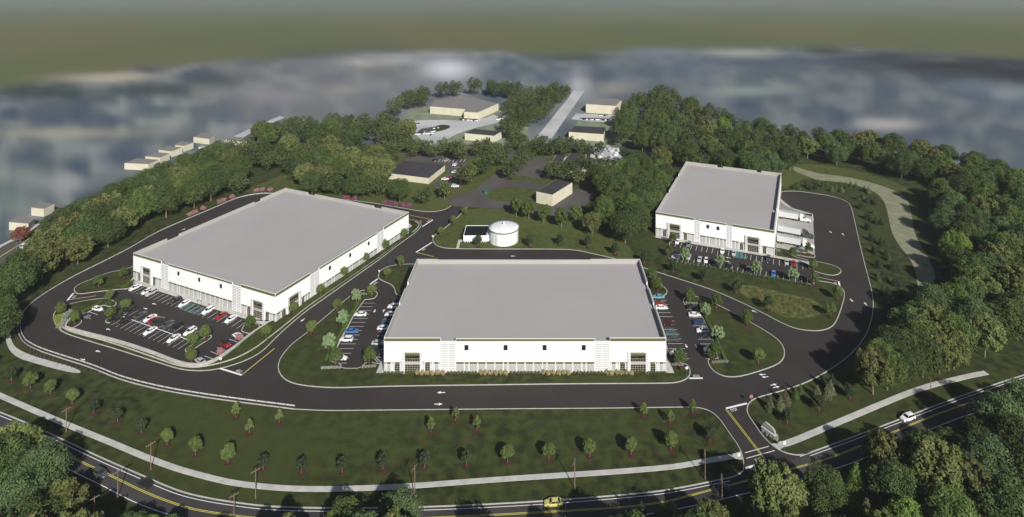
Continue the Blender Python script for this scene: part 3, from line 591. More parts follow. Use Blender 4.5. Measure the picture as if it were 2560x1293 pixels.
block('tall middle part of the rambling low building among trees', [(1394, 421.5), (1457, 426), (1466, 385.5), (1427, 382)], 5.4)
block('right wing of the rambling low building among trees', [(1458.5, 424), (1518, 411), (1527, 401.5), (1465.5, 396)], 5.0)
block('small dark roofed shed hidden in trees beside right warehouse', [(1594, 392), (1641, 397), (1643, 388), (1594, 386)], 3.5)
block('nearest pale house of the row along the left street', [(311, 408), (370.6, 411), (396.7, 399.6), (343, 395.4)], 4.2, mr=M_GROOF, group='houses along the left street')
block('second pale house of the row along the left street', [(363, 391.5), (400, 394.7), (425, 384), (391, 380.5)], 4.2, mr=M_GROOF, group='houses along the left street')
block('third pale house of the row along the left street', [(396.7, 375), (428, 379), (456, 369), (421, 365)], 4.2, mr=M_GROOF, group='houses along the left street')
block('fourth pale house of the row along the left street', [(438, 363), (459, 365.6), (483.6, 357), (452, 353)], 4.2, mr=M_GROOF, group='houses along the left street')
block('farthest pale house of the row along the left street', [(483.6, 343), (524, 348), (537.6, 338), (504.5, 332)], 4.2, mr=M_GROOF, group='houses along the left street')
block('white house across the left street, by the wood edge', [(565, 351), (617.6, 353.7), (620, 344.7), (574, 341)], 4.2, mr=M_GROOF)
block('pale house with dark roof near side of the left street', [(440, 408.5), (486, 408.5), (488, 397), (449, 397)], 4.5, mr=M_DROOF)
block('tiny cream house with dark roof at the left wood edge', [(428, 426), (442, 429), (459.5, 421), (435, 418.5)], 4.2, mr=M_DROOF)
block('pale house at the upper left edge behind the wood', [(78, 519.7), (109.6, 523), (135.7, 511), (101, 504)], 4.2, mr=M_GROOF)
block('pale house at the far left behind a red tree', [(22.6, 556), (71, 560), (87, 545), (45, 539)], 4.0, mr=M_GROOF)
M_POLE0 = mat('pallet_wood', (.25, .20, .13), .9)
# ================================================================ VEHICLES
M_TYRE = mat('tyre', (.012, .012, .012), .8); M_RIM = mat('wheel_rim', (.30, .30, .31), .4, metal=.6)
M_HL = mat('headlight', (.75, .77, .8), .15, spec=.6); M_TL = mat('tail_light', (.35, .02, .015), .3)
PAINT = {'white': (.80, .80, .80), 'silver': (.42, .43, .45), 'grey': (.13, .135, .14), 'dark grey': (.065, .068, .073), 'black': (.016, .016, .018), 'red': (.30, .012, .010), 'blue': (.05, .16, .42), 'dark blue': (.02, .04, .13), 'teal': (.12, .36, .42), 'dark green': (.02, .028, .018), 'maroon': (.05, .008, .008), 'yellow': (.55, .52, .16), 'dark red': (.12, .01, .01)}
def paint(c): return mat('car_paint_' + c.replace(' ', '_'), PAINT[c], .28, spec=.5, coat=.6)
PROTO = {}
KINDS = {  # length, width, body stations (x, half width, z top), greenhouse (x rear base, x rear top, x front top, x front base), belt z, roof z
    'sedan': (4.85, .93, [(-2.42, .72, .62), (-2.36, .84, .92), (-1.6, .92, 1.02), (-.2, .93, .98), (.9, .93, .97), (1.7, .90, .86), (2.28, .80, .70), (2.42, .66, .50)], (-1.95, -1.05, .35, 1.15), .96, 1.45, .33),
    'suv': (4.8, .96, [(-2.38, .80, .70), (-2.33, .90, 1.10), (-1.6, .95, 1.14), (-.2, .96, 1.10), (.9, .96, 1.08), (1.7, .93, 1.0), (2.25, .86, .86), (2.38, .74, .55)], (-2.2, -1.85, .30, 1.05), 1.09, 1.72, .37),
    'hatchback': (4.2, .89, [(-2.08, .74, .65), (-2.03, .84, .98), (-1.4, .88, 1.04), (-.2, .89, 1.0), (.8, .89, .98), (1.45, .86, .88), (1.95, .78, .72), (2.08, .64, .5)], (-1.95, -1.45, .25, 1.05), 1.0, 1.50, .32),
    'pickup': (5.6, .98, [(-2.8, .92, .75), (-2.78, .97, 1.12), (-1.1, .97, 1.14), (-.2, .98, 1.14), (.9, .98, 1.13), (1.9, .95, 1.08), (2.65, .90, .95), (2.8, .8, .6)], (-.95, -.75, .65, 1.25), 1.12, 1.82, .40)}
def car_proto(kind, col, roofcol=None):
    key = (kind, col, roofcol)
    if key in PROTO: return PROTO[key]
    L, W, st, gh, zb, zr, wr = KINDS[kind]; m = paint(col)
    t = thing('car', 'car', 'car')
    mb = MB(); vs = []; n = 10
    for x, w, z in st:
        z0 = .22
        vs += [(x, -w * .92, z0), (x, -w, z0 + .14), (x, -w, z * .72), (x, -w * .93, z - .03), (x, -w * .70, z + .02), (x, w * .70, z + .02), (x, w * .93, z - .03), (x, w, z * .72), (x, w, z0 + .14), (x, w * .92, z0)]
    fs = [tuple(range(n)), tuple(range(len(vs) - 1, len(vs) - n - 1, -1))]
    for k in range(len(st) - 1):
        for i in range(n): j = (i + 1) % n; fs.append((k * n + i, (k + 1) * n + i, (k + 1) * n + j, k * n + j))
    mb.add(vs, fs); b = mb.build('body', m, t)
    bm = bmesh.new(); bm.from_mesh(b.data); bmesh.ops.recalc_face_normals(bm, faces=bm.faces); bm.to_mesh(b.data); bm.free()
    a, b_, c, d = gh; wb = W * .90; wt = W * .70
    mb = MB(); mb.hexa([(a, -wb, zb - .05), (d, -wb, zb - .05), (d, wb, zb - .05), (a, wb, zb - .05), (b_, -wt, zr - .05), (c, -wt, zr - .05), (c, wt, zr - .05), (b_, wt, zr - .05)])
    mb.build('windows', M_GLASS, t)
    mb = MB(); mb.hexa([(b_ - .10, -wt - .02, zr - .055), (c + .10, -wt - .02, zr - .055), (c + .10, wt + .02, zr - .055), (b_ - .10, wt + .02, zr - .055), (b_ + .06, -wt + .12, zr + .02), (c - .1, -wt + .12, zr + .02), (c - .1, wt - .12, zr + .02), (b_ + .06, wt - .12, zr + .02)])
    for s in (-1, 1):                        # pillars
        for (xa, xb) in ((a, b_), (d, c)):
            mb.tube((xa, s * (wb + .005), zb - .03), (xb, s * (wt + .01), zr - .05), .045, n=4)
        xm = (b_ + c) / 2 - .1; mb.tube((xm, s * (wb + .005), zb - .03), (xm, s * (wt + .01), zr - .05), .04, n=4)
    mb.build('roof', paint(roofcol) if roofcol else m, t)
    for x in (-L * .29, L * .305):
        for s in (-1, 1):
            mb = MB(); mb.tube((x, s * (W - .22), wr), (x, s * (W + .01), wr), wr, n=14); wo = mb.build('wheel', M_TYRE, t)
            mb = MB(); mb.tube((x, s * (W + .005), wr), (x, s * (W + .03), wr), wr * .62, n=10); mb.build('rim', M_RIM, wo)
    for s in (-1, 1):
        z = st[-2][2] - .1
        mb = MB(); mb.box(L / 2 - .24, s * .60 - .17, z - .16, L / 2 - .06, s * .60 + .17, z - .02); mb.build('headlight', M_HL, t)
        mb = MB(); mb.box(-L / 2 + .0, s * .64 - .14, .70, -L / 2 + .12, s * .64 + .14, .86); mb.build('tail_light', M_TL, t)
        mb = MB(); mb.box(d - .25, s * (W + .0) - .10, zb - .02, d - .10, s * (W + .0) + .10, zb + .12); mb.build('wing_mirror', m, t)
    PROTO[key] = t; return t
USED = set()
def car(px, py, ang, kind, col, label, group, roofcol=None, jit=.03):
    p = P(px, py); pr = car_proto(kind, col, roofcol)
    if 'car' not in label and kind != 'pickup': pass
    ang += random.uniform(-jit, jit)
    return dup(pr, (p.x, p.y, 0.0 if True else 0), ang, 1, label, {'suv': 'car', 'sedan': 'car', 'hatchback': 'car', 'pickup': 'pickup truck'}[kind], group)
def dirang(a, b): A, B = P(*a), P(*b); return atan2(B.y - A.y, B.x - A.x)
a1 = dirang((313, 793.6), (345, 776.5))      # along the stalls of the left car park
G1, G2, G3, G4 = 'cars parked beside the left warehouse', 'cars parked left of the centre warehouse', 'cars parked right of the centre warehouse', 'cars parked in front of the right warehouse'
K = pi
for (px, py, kd, cl, lb, an) in [
    (338, 722, 'sedan', 'white', 'leftmost white car in the row against the left warehouse pavement', a1 + K),
    (367, 732, 'hatchback', 'white', 'white car parked touching a silver one by the left warehouse pavement', a1 + K),
    (378.5, 735.5, 'suv', 'silver', 'silver car beside two white ones near the left warehouse pavement', a1 + K),
    (439, 755, 'suv', 'black', 'black car in the row against the left warehouse pavement', a1 + K),
    (461, 762, 'sedan', 'white', 'white car left of the green hatched bays by the left warehouse', a1 + K),
    (520, 780, 'suv', 'white', 'white estate car right of the green hatched bays, left warehouse', a1 + K),
    (553, 792.5, 'sedan', 'red', 'red car in the row against the left warehouse pavement', a1 + K),
    (577, 801, 'sedan', 'white', 'rightmost white car in the row against the left warehouse pavement', a1 + K),
    (322, 778, 'suv', 'black', 'black off-roader at the left head of the double row, left car park', a1 + K),
    (352.5, 790.5, 'sedan', 'dark grey', 'dark grey car next but one to the black off-roader in the double row', a1),
    (375, 799, 'sedan', 'white', 'white car beside the red one in the double row, left car park', a1 + K),
    (386, 803, 'sedan', 'red', 'red car squeezed between white and dark green cars, left car park', a1),
    (397.5, 806, 'suv', 'dark green', 'dark green car right of the red one in the double row', a1),
    (420, 813, 'sedan', 'dark grey', 'dark grey car in the middle of the double row, left car park', a1),
    (440, 820.5, 'suv', 'black', 'black tall car in the upper half of the double row', a1 + K),
    (463, 829.5, 'sedan', 'black', 'black low car left of the last white one in the double row', a1),
    (475, 832.5, 'suv', 'white', 'white tall car at the right end of the double row', a1 + K),
    (290, 799, 'sedan', 'black', 'black car beside the planted island at the left of the double row', a1 + K),
    (311, 806.5, 'suv', 'black', 'black car below the white centre line, left end of the double row', a1 + K),
    (375.5, 831, 'sedan', 'white', 'white car in the lower half of the double row, left of the other', a1 + K),
    (434, 849.5, 'sedan', 'white', 'white car in the lower half of the double row, farther right', a1 + K),
    (244, 775.5, 'hatchback', 'white', 'white hatchback alone by the hedge at the left of the left car park', a1 - pi / 2 + .1),
    (211, 794, 'suv', 'grey', 'grey car tucked under a tree at the left car park corner', a1 - pi / 2 + .1),
    (594, 843, 'sedan', 'white', 'white car by the pink bush at the right of the left car park', a1 + pi / 2 - .15),
    (563, 863.5, 'suv', 'red', 'red car with black roof near the right wall of the left car park', a1 + pi / 2 - .15 + K),
    (500, 906, 'sedan', 'silver', 'silver car in the lower corner of the left car park by the wall', a1 + pi / 2 - .15)]:
    car(px, py, an, kd, cl, lb, G1, 'black' if 'black roof' in lb else None)
for (px, py, kd, cl, lb, an) in [
    (901, 789, 'sedan', 'white', 'white car in the left row of the car park left of centre warehouse', K),
    (879.6, 831, 'sedan', 'blue', 'bright blue car in the left row left of the centre warehouse', 0),
    (866, 852, 'suv', 'white', 'white tall car next below the blue one left of the centre warehouse', K),
    (850, 899, 'sedan', 'white', 'white sports car half under a tree, bottom left of centre car park', 0),
    (992, 753, 'suv', 'black', 'black car farthest back against the centre warehouse left wall', 0),
    (984, 769.5, 'suv', 'white', 'white tall car in shade by the centre warehouse left wall', K),
    (977, 789, 'sedan', 'white', 'white car above the blue hatched bay, centre warehouse left wall', K),
    (959.5, 823.5, 'sedan', 'white', 'white car below the blue hatched bay, centre warehouse left wall', 0),
    (946, 861, 'sedan', 'silver', 'silver car near the front end of the centre warehouse left wall', 0),
    (941, 884, 'suv', 'black', 'black car nearest the front corner, centre warehouse left wall', 0)]:
    car(px, py, an, kd, cl, lb, G2)
for (px, py, kd, cl, lb, an) in [
    (1646, 745, 'sedan', 'teal', 'turquoise car at the back of the right side of centre warehouse', K),
    (1650.6, 762, 'hatchback', 'red', 'red car next to the turquoise one by the centre warehouse', 0),
    (1653.7, 772, 'sedan', 'white', 'white car next below the red one by the centre warehouse', 0),
    (1669, 811, 'suv', 'maroon', 'very dark maroon car above the green hatched bay, centre warehouse', 0),
    (1681.6, 851, 'sedan', 'dark grey', 'dark grey car below the green hatched bay, centre warehouse', K),
    (1691, 886, 'sedan', 'white', 'white car beside the front right corner of centre warehouse', K),
    (1731, 771, 'sedan', 'black', 'black car at the back of the row by the right hedge', 0),
    (1736.6, 790, 'sedan', 'white', 'white low car below the black one by the right hedge', 0),
    (1746.5, 810, 'hatchback', 'dark blue', 'dark blue car in the row by the right hedge', 0),
    (1756.7, 830, 'suv', 'white', 'white tall car in the middle of the row by the right hedge', K),
    (1762, 842.5, 'sedan', 'black', 'black car touching the white tall one by the right hedge', K),
    (1776, 877, 'sedan', 'white', 'white car under a tree at the front of the right hedge row', K)]:
    car(px, py, an, kd, cl, lb, G3)
a3 = dirang((1697.5, 617.5), (1702, 606)); 
for (px, py, kd, cl, lb, an) in [
    (1693.5, 606.5, 'sedan', 'white', 'leftmost white car against the right warehouse pavement', a3 + K),
    (1722, 614, 'suv', 'grey', 'grey car against the right warehouse pavement', a3 + K),
    (1806, 630, 'sedan', 'white', 'white car at the middle of the right warehouse pavement', a3 + K),
    (1835, 635.5, 'sedan', 'silver', 'silver car left of the green hatched bay, right warehouse', a3 + K),
    (1921, 649.5, 'suv', 'black', 'black car against the pavement below the right warehouse corner', a3 + K),
    (1966.6, 658.5, 'hatchback', 'silver', 'silver car beside the red one at the right warehouse lot', a3 + K),
    (1983.6, 661, 'sedan', 'red', 'red car near the right end of the right warehouse lot', a3 + K),
    (1722, 645, 'sedan', 'silver', 'silver car half hidden by the leftmost pale tree, right warehouse', a3 + K),
    (1749, 651, 'sedan', 'silver', 'silver car left of the white one in the hedge row, right warehouse', a3 + K),
    (1765.6, 653, 'sedan', 'white', 'white car in the hedge row of the right warehouse lot', a3 + K),
    (1790, 659, 'sedan', 'dark blue', 'dark car hidden by the second pale tree, right warehouse lot', a3 + K),
    (1824, 667.5, 'sedan', 'black', 'black car right of the second pale tree in the hedge row', a3 + K),
    (1870.5, 676, 'sedan', 'dark blue', 'very dark blue car left of the third pale tree in the hedge row', a3 + K),
    (1934, 687, 'sedan', 'blue', 'bright blue car in the hedge row of the right warehouse lot', a3 + K)]:
    car(px, py, an, kd, cl, lb, G4)
G5 = 'cars driving on the public road'
for (px, py, kd, cl, lb, a, b) in [
    (250, 1188.5, 'suv', 'dark grey', 'dark grey car on the lower left road, behind the black one', (200, 1165), (300, 1212)),
    (361, 1213.5, 'sedan', 'black', 'black car ahead on the lower left road', (400, 1232), (320, 1196)),
    (1383.5, 1262, 'sedan', 'yellow', 'pale yellow coupe driving along the front road', (1500, 1257), (1380, 1262)),
    (2269, 1049, 'suv', 'white', 'white car on the road at the lower right', (2330, 1028), (2269, 1049)),
    (1803, 1226, 'sedan', 'black', 'black car in tree shade near the road junction', (1780, 1232), (1830, 1218)),
    (60, 617, 'suv', 'white', 'white car on the road at the far left edge', (40, 632), (80, 600)),
    (1219.5, 395.5, 'suv', 'white', 'white car crossing behind the trees above the old road', (1190, 395), (1240, 396)),
    (504, 370.5, 'suv', 'white', 'white car on the street towards the far town', (490, 376), (520, 362))]:
    car(px, py, dirang(a, b), kd, cl, lb, G5)
G6 = 'cars in the old car park'
for (px, py, kd, cl, lb, an) in [(1087, 401.5, 'sedan', 'black', 'black car at the top of the old car park', 1.2), (1117, 402, 'sedan', 'silver', 'silver car at the top of the old car park', 1.2), (1140, 414.5, 'suv', 'white', 'white car right of the office in the old car park', 0), (1149, 415.5, 'sedan', 'dark red', 'dark red car next to the white one, old car park', 0),
    (1152, 425.5, 'sedan', 'maroon', 'maroon car in tree shade, old car park', 0), (1138.5, 432.5, 'sedan', 'white', 'white car midway down the old car park', 0), (1113, 449.5, 'sedan', 'white', 'white car at the lower left of the old car park', 0), (1121, 446.5, 'hatchback', 'red', 'red car touching a white one in the old car park', 0), (1138, 467.5, 'suv', 'white', 'white tall car at the lower end of the old car park', 0), (1147, 458, 'sedan', 'black', 'black car near the lower end of the old car park', 0), (1092, 463, 'sedan', 'dark grey', 'dark grey car at the lower left corner of the old car park', 0)]:
    car(px, py, an, kd, cl, lb, G6)
# far car parks: very small in the photo
def simple(col):
    key = ('far', col)
    if key in PROTO: return PROTO[key]
    mb = MB(); mb.hexa([(-2.3, -.9, .2), (2.3, -.9, .2), (2.3, .9, .2), (-2.3, .9, .2), (-2.25, -.85, .9), (2.2, -.85, .8), (2.2, .85, .8), (-2.25, .85, .9)])
    t = mb.build('car', paint(col)); mb = MB(); mb.hexa([(-1.8, -.8, .88), (1.0, -.8, .84), (1.0, .8, .84), (-1.8, .8, .88), (-1.2, -.65, 1.45), (.3, -.65, 1.45), (.3, .65, 1.45), (-1.2, .65, 1.45)])
    mb.build('windows', M_GLASS, t); PROTO[key] = t; return t
def farrow(a, b, n, cols, ang, lab, grp, skip=.15):
    A, B = P(*a), P(*b); cnt = 0
    for i in range(n):
        if random.random() < skip: continue
        q = A.lerp(B, (i + .5) / n); c = cols[i % len(cols)] if random.random() < .6 else random.choice(cols)
        cnt += 1; dup(simple(c), (q.x, q.y, 0), ang, 1, '%s tiny %s' % (nth(cnt), lab), 'car', grp)
far = dirang((1442, 296), (1535, 299)) + pi / 2
farrow((1442, 298), (1536, 300.5), 20, ['white', 'white', 'silver', 'black', 'dark grey'], far, 'car from the left in the far car park right of the north road', 'cars in the far car park right of the north road')
farrow((1452, 287), (1520, 290), 12, ['white', 'white', 'dark red', 'silver'], far, 'car from the left, close to the grey roofed box building', 'cars close to the grey roofed box building', .35)
farrow((1150, 299), (1195, 302), 11, ['white', 'red', 'white', 'black', 'silver'], pi / 2, 'car from the left in front of the angled factory', 'cars in front of the angled factory', .1)
farrow((1245, 300), (1275, 281), 10, ['white', 'silver', 'dark grey'], .3, 'car from the front, right of the angled factory', 'cars right of the angled factory', .1)
for r in range(4): farrow((1052 - r * 3, 333 + r * 3.2 - 6), (1094 - r * 5, 320.5 + r * 4.5), 8, ['white', 'black', 'white', 'silver', 'black'], .15, 'vehicle from the left, %s row from the back, distant pale yard' % nth(r + 1), 'vehicles stored in the distant pale yard', .1)
farrow((1002, 322), (1050, 311), 9, ['white', 'silver', 'black', 'white'], 1.0, 'vehicle from the left at the left end of the distant pale yard', 'vehicles at the left end of the distant pale yard', .1)
farrow((1528, 404), (1560, 412), 7, ['black', 'white', 'dark grey', 'silver'], 1.1, 'car from the left in the cluttered yard among trees', 'cars in the cluttered yard', .2)

# stored goods in the cluttered yard
M_GOODS = mat('wrapped_goods', (.46, .47, .46), .6, rnd=.3)
gp = [(random.uniform(1478, 1545), random.uniform(372, 404)) for _ in range(26)]; gp.sort()
pr_ = None
for i, (px, py) in enumerate(gp):
    q = P(px, py)
    if pr_ is None:
        pr_ = thing('goods_stack', 'goods', 'goods stack'); mb = MB(); mb.box(-1.6, -.9, .15, 1.6, .9, 1.3); mb.hexa([(-1.2, -.8, 1.3), (1.2, -.8, 1.3), (1.2, .8, 1.3), (-1.2, .8, 1.3), (-1.0, -.6, 1.9), (.9, -.6, 1.75), (.9, .6, 1.75), (-1.0, .6, 1.9)]); mb.build('wrapped_load', M_GOODS, pr_)
        mb = MB()
        for y in (-.8, 0, .8): mb.box(-1.65, y - .07, 0, 1.65, y + .07, .15)
        mb.build('pallet', M_POLE0, pr_)
    dup(pr_, (q.x, q.y, 0), random.random() * 6.28, random.uniform(.6, 1.25), '%s pale stack of stored goods from the left in the cluttered yard' % nth(i + 1), 'goods stack', 'stored goods in the cluttered yard')
drop(pr_)
# lorries
M_TRL = mat('trailer_side', (.60, .61, .60), .45, metal=.0); M_CH = mat('chassis', (.03, .03, .03), .7)
def lorry(px0, py0, px1, py1, cabcol, label):
    """rear wheel line point to front bumper point"""
    A, B = P(px0, py0), P(px1, py1); L = (B - A).length; ang = atan2(B.y - A.y, B.x - A.x)
    t = thing('lorry', label, 'lorry', (A.x - 0, A.y + 1.3, 0), ang, 'articulated lorries on the concrete apron')
    tl = L - 6.6
    mb = MB(); mb.box(-.8, -1.28, 1.15, tl, 1.28, 4.05); tr = mb.build('trailer', M_TRL, t)
    mb = MB()
    for k in range(12): x = -.7 + k * (tl + .6) / 12; mb.box(x, -1.30, 1.2, x + .05, -1.28, 4.0)
    mb.box(-.82, -1.31, 3.95, tl + .02, 1.31, 4.08); mb.box(-.82, -1.31, 1.1, tl + .02, 1.31, 1.22); mb.build('trim', mat('aluminium', (.6, .6, .6), .4, metal=.4), tr)
    mb = MB(); mb.box(0, -.5, .75, L - 1.5, .5, 1.12); mb.box(tl - 4.5, -1.2, .5, tl - 4.3, 1.2, 1.1); mb.build('chassis', M_CH, t)
    cm = paint(cabcol)
    x0 = tl + 1.0
    mb = MB(); mb.hexa([(x0, -1.2, .7), (x0 + 3.0, -1.2, .7), (x0 + 3.0, 1.2, .7), (x0, 1.2, .7), (x0, -1.15, 3.9), (x0 + 2.0, -1.1, 3.3), (x0 + 2.0, 1.1, 3.3), (x0, 1.15, 3.9)])
    mb.hexa([(x0 + 3.0, -1.05, .6), (x0 + 5.3, -.95, .6), (x0 + 5.3, .95, .6), (x0 + 3.0, 1.05, .6), (x0 + 2.7, -1.0, 2.1), (x0 + 5.1, -.8, 1.65), (x0 + 5.1, .8, 1.65), (x0 + 2.7, 1.0, 2.1)])
    cab = mb.build('cab', cm, t)
    mb = MB(); mb.add([(x0 + 2.09, -1.0, 3.15), (x0 + 2.09, 1.0, 3.15), (x0 + 2.72, 1.05, 2.15), (x0 + 2.72, -1.05, 2.15)], [(0, 1, 2, 3)]); mb.build('windscreen', M_GLASS, cab)
    for s in (-1, 1): mb = MB(); mb.box(x0 + 1.35, s * 1.17 - .03, 2.1, x0 + 2.15, s * 1.17 + .03, 2.85); mb.build('side_window', M_GLASS, cab)
    for x in (.5, 1.75, tl - 1.9, tl - .5, x0 + 4.2):
        for s in (-1, 1):
            mb = MB(); mb.tube((x, s * .85, .52), (x, s * 1.22, .52), .52, n=16); wo = mb.build('wheel', M_TYRE, t)
            mb = MB(); mb.tube((x, s * 1.215, .52), (x, s * 1.25, .52), .3, n=12); mb.build('rim', M_RIM, wo)
    for s in (-1, 1): mb = MB(); mb.box(x0 + 5.2, s * .7 - .18, 1.0, x0 + 5.33, s * .7 + .18, 1.25); mb.build('headlight', M_HL, cab)
    for s in (-1, 1): mb = MB(); mb.tube((x0 - .15, s * .95, .9), (x0 - .15, s * .95, 3.9), .08); mb.build('exhaust_pipe', M_RIM, cab)
lorry(1948, 546.5, 2031, 559.5, 'white', 'white cabbed lorry farthest back at the warehouse docks')
lorry(1951, 583.5, 2040, 600.5, 'dark grey', 'lorry with a black cab between the two white cabbed ones')
lorry(1949.5, 609.5, 2041, 626, 'white', 'white cabbed lorry nearest the camera at the warehouse docks')

# ================================================================ WALLS, RAILS, FENCES
M_STONE = mat('wall_block', (.34, .335, .30), .9, (.45, .44, .40), .7, 4)
WALL = [(181, 797), (160.5, 822), (174, 827), (215, 838), (259, 849), (300, 860), (329, 869), (380, 886), (420, 902), (445, 911), (467, 916.5), (490, 918.5), (513, 915), (541, 904), (569, 885.5), (597, 865), (628, 840), (660, 819), (673, 811), (696, 801), (760, 759.5), (850, 699.5), (940, 639.5), (1002, 597)]
wt = thing('retaining_wall', 'low pale block wall around the left car park and warehouse side', 'retaining wall', (0, 0, 0))
ww = chaikin(world(WALL), False, 1)
ribbon('wall', ww, -.2, .2, -.1, 1.15, M_STONE, parent=wt); ribbon('coping', ww, -.26, .26, 1.15, 1.27, M_CONC, parent=wt)
M_RAIL = mat('rail_white', (.62, .62, .60), .45, metal=.2); M_POST = mat('post_dark', (.06, .05, .04), .8)
def rail(pts, label, side, step):
    t = thing('guardrail', label, 'guardrail', (0, 0, 0)); w_ = offset(chaikin(world(pts), False, 2), side, False)
    ribbon('rail', w_, -.08, .08, .45, .78, M_RAIL, parent=t)
    acc = 0; first = None; prev = w_[0]; n = 0
    dd = dense(w_, .25)
    for i, p in enumerate(dd):
        if i and math.hypot(p[0] - prev[0], p[1] - prev[1]) < step: continue
        prev = p; n += 1
        if n > 96: break
        if first is None:
            mb = MB(); mb.box(-.09, -.12, 0, .09, .12, .86); first = mb.build('post', M_POST, t); c = first
        else: c = first.copy(); COL.objects.link(c); c.parent = t
        c.location = (p[0], p[1], -.05)
rail(OUT_L[:9], 'white guardrail curving round the lower left of the loop road', -.7, 3.2)
rail(OUT_L[8:], 'white guardrail along the wood on the left of the loop road', -.7, 4.0)
FEN = [(240, 938), (200, 926), (150, 911), (100, 893), (66, 874), (42, 852), (33, 832), (34, 808), (44, 786), (66, 762), (93, 740)]
t = thing('fence', 'dark open fence between the footpath and the guardrail', 'fence', (0, 0, 0)); w_ = chaikin(world(FEN), False, 2)
for z in (.5, 1.0, 1.45): ribbon('rail', w_, -.035, .035, z, z + .09, M_POST, parent=t)
first = None; prev = w_[0]
for i, p in enumerate(dense(w_, .25)):
    if i and math.hypot(p[0] - prev[0], p[1] - prev[1]) < 2.2: continue
    prev = p
    if first is None: mb = MB(); mb.box(-.08, -.08, 0, .08, .08, 1.6); first = mb.build('post', M_POST, t); c = first
    else: c = first.copy(); COL.objects.link(c); c.parent = t
    c.location = (p[0], p[1], -.05)

# utility poles
M_POLE = mat('weathered_pole', (.22, .155, .115), .9, (.17, .12, .09), 2)
POLES = [(165.5, 1079.5, 7.2, 'pole left of the others on the front lawn by the pavement'), (377, 1174, 7.6, 'pole in front of the pavement, below the fourth round lawn tree'), (294.5, 1246, 7.6, 'pole beyond the lower left road beside the dark cars'), (639, 1246, 7.8, 'pole by the pavement where the lower road bends'), (1037, 1238, 7.8, 'pole rising behind the big bluish green tree by the road'), (1437, 1222, 7.8, 'pole below the centre warehouse beside the pavement'), (1763, 1198, 7.8, 'pole on the verge just left of the entrance crossing'), (1805, 1246, 6.2, 'pole beside the black car near the road junction'), (2327, 1002, 7.4, 'pole by the right pavement among the shaded verge'), (585, 1292, 6.0, 'pole on the near road verge at the bottom left'), (204, 1300, 8.0, 'pole among the conifers at the lower left corner'), (236, 1320, 8.0, 'pole beside a second conifer at the lower left corner')]
for px, py, h, lb in POLES:
    p = P(px, py); t = thing('utility_pole', 'wooden utility ' + lb, 'utility pole', (p.x, p.y, -.05), dirang((px - 20, py + 12), (px + 20, py - 12)) if px < 1000 else 1.25, 'wooden utility poles along the public road')
    mb = MB(); mb.tube((0, 0, 0), (0, 0, h), .14, .09, 8); mb.build('post', M_POLE, t)
    mb = MB(); mb.box(-1.2, .12, h - .75, 1.2, .26, h - .58); mb.build('crossarm', M_POLE, t)
    for x in (-1.05, -.5, .5, 1.05): mb = MB(); mb.tube((x, .19, h - .58), (x, .19, h - .36), .05, .03, 6); mb.build('insulator', M_RIM, t)
for px, py, h in ((41.5, 640, 8), (523.5, 374, 9)):
    p = P(px, py); t = thing('lamp_post', ('thin lamp post at the far left edge by the left road' if px < 100 else 'thin lamp post on the street towards the far town'), 'lamp post', (p.x, p.y, 0))
    mb = MB(); mb.tube((0, 0, 0), (0, 0, h), .12, .08); mb.build('pole', M_RIM, t); mb = MB(); mb.box(0, -.1, h - .1, 1.6, .1, h + .05); mb.build('lamp_head', M_RIM, t)

# text helper
def text_mesh(s, size, m, name='lettering'):
    c = bpy.data.curves.new('t', 'FONT'); c.body = s; c.size = size; c.align_x = 'CENTER'; c.align_y = 'CENTER'
    to = bpy.data.objects.new('t', c); COL.objects.link(to); dg = bpy.context.evaluated_depsgraph_get(); dg.update()
    me = bpy.data.meshes.new_from_object(to.evaluated_get(dg)); me.name = name; bpy.data.objects.remove(to); me.materials.clear(); me.materials.append(m); return me
M_RED = mat('sign_red', (.45, .02, .02), .5); M_SIGNW = mat('sign_white', (.75, .75, .72), .5); M_BLK = mat('sign_black', (.02, .02, .02), .6); M_SIGNB = mat('sign_blue', (.03, .12, .35), .5)
TS = text_mesh('STOP', .30, M_SIGNW)
def stop_sign(px, py, face, lb, back=True, h=2.6):
    p = P(px, py); t = thing('stop_sign', lb, 'road sign', (p.x, p.y, .1), face, 'stop signs at the junctions')
    mb = MB(); mb.tube((0, .06, 0), (0, .06, h), .045, n=6); mb.build('post', M_RIM, t)
    def octo(r, y0, y1):
        a = [(r * cos(pi / 8 + k * pi / 4), r * sin(pi / 8 + k * pi / 4)) for k in range(8)]
        m_ = MB(); m_.add([(x, y0, h + z) for x, z in a] + [(x, y1, h + z) for x, z in a], [tuple(range(8)), tuple(range(15, 7, -1))] + [(i, 8 + i, 8 + (i + 1) % 8, (i + 1) % 8) for i in range(8)]); return m_
    pl = octo(.52, -.02, .03).build('sign_plate', M_SIGNW, t)
    octo(.47, -.03, -.021).build('sign_face', M_RED, pl)
    l = link('lettering', TS, None, pl); l.location = (0, -.04, h); l.rotation_euler = (pi / 2, 0, 0)
stop_sign(1878.5, 1013, 0, 'stop sign facing the camera at the entrance road')
stop_sign(551.5, 919, pi, 'stop sign seen from behind at the left warehouse corner', h=3.0)
stop_sign(1717, 943, pi, 'stop sign seen from behind right of the centre warehouse', h=3.0)
stop_sign(948, 693, pi - .5, 'stop sign behind the car park left of centre warehouse')
stop_sign(1082, 604, pi - .3, 'stop sign near the water tank lawn')
stop_sign(1052, 566, -.6, 'stop sign at the far corner of the left warehouse')
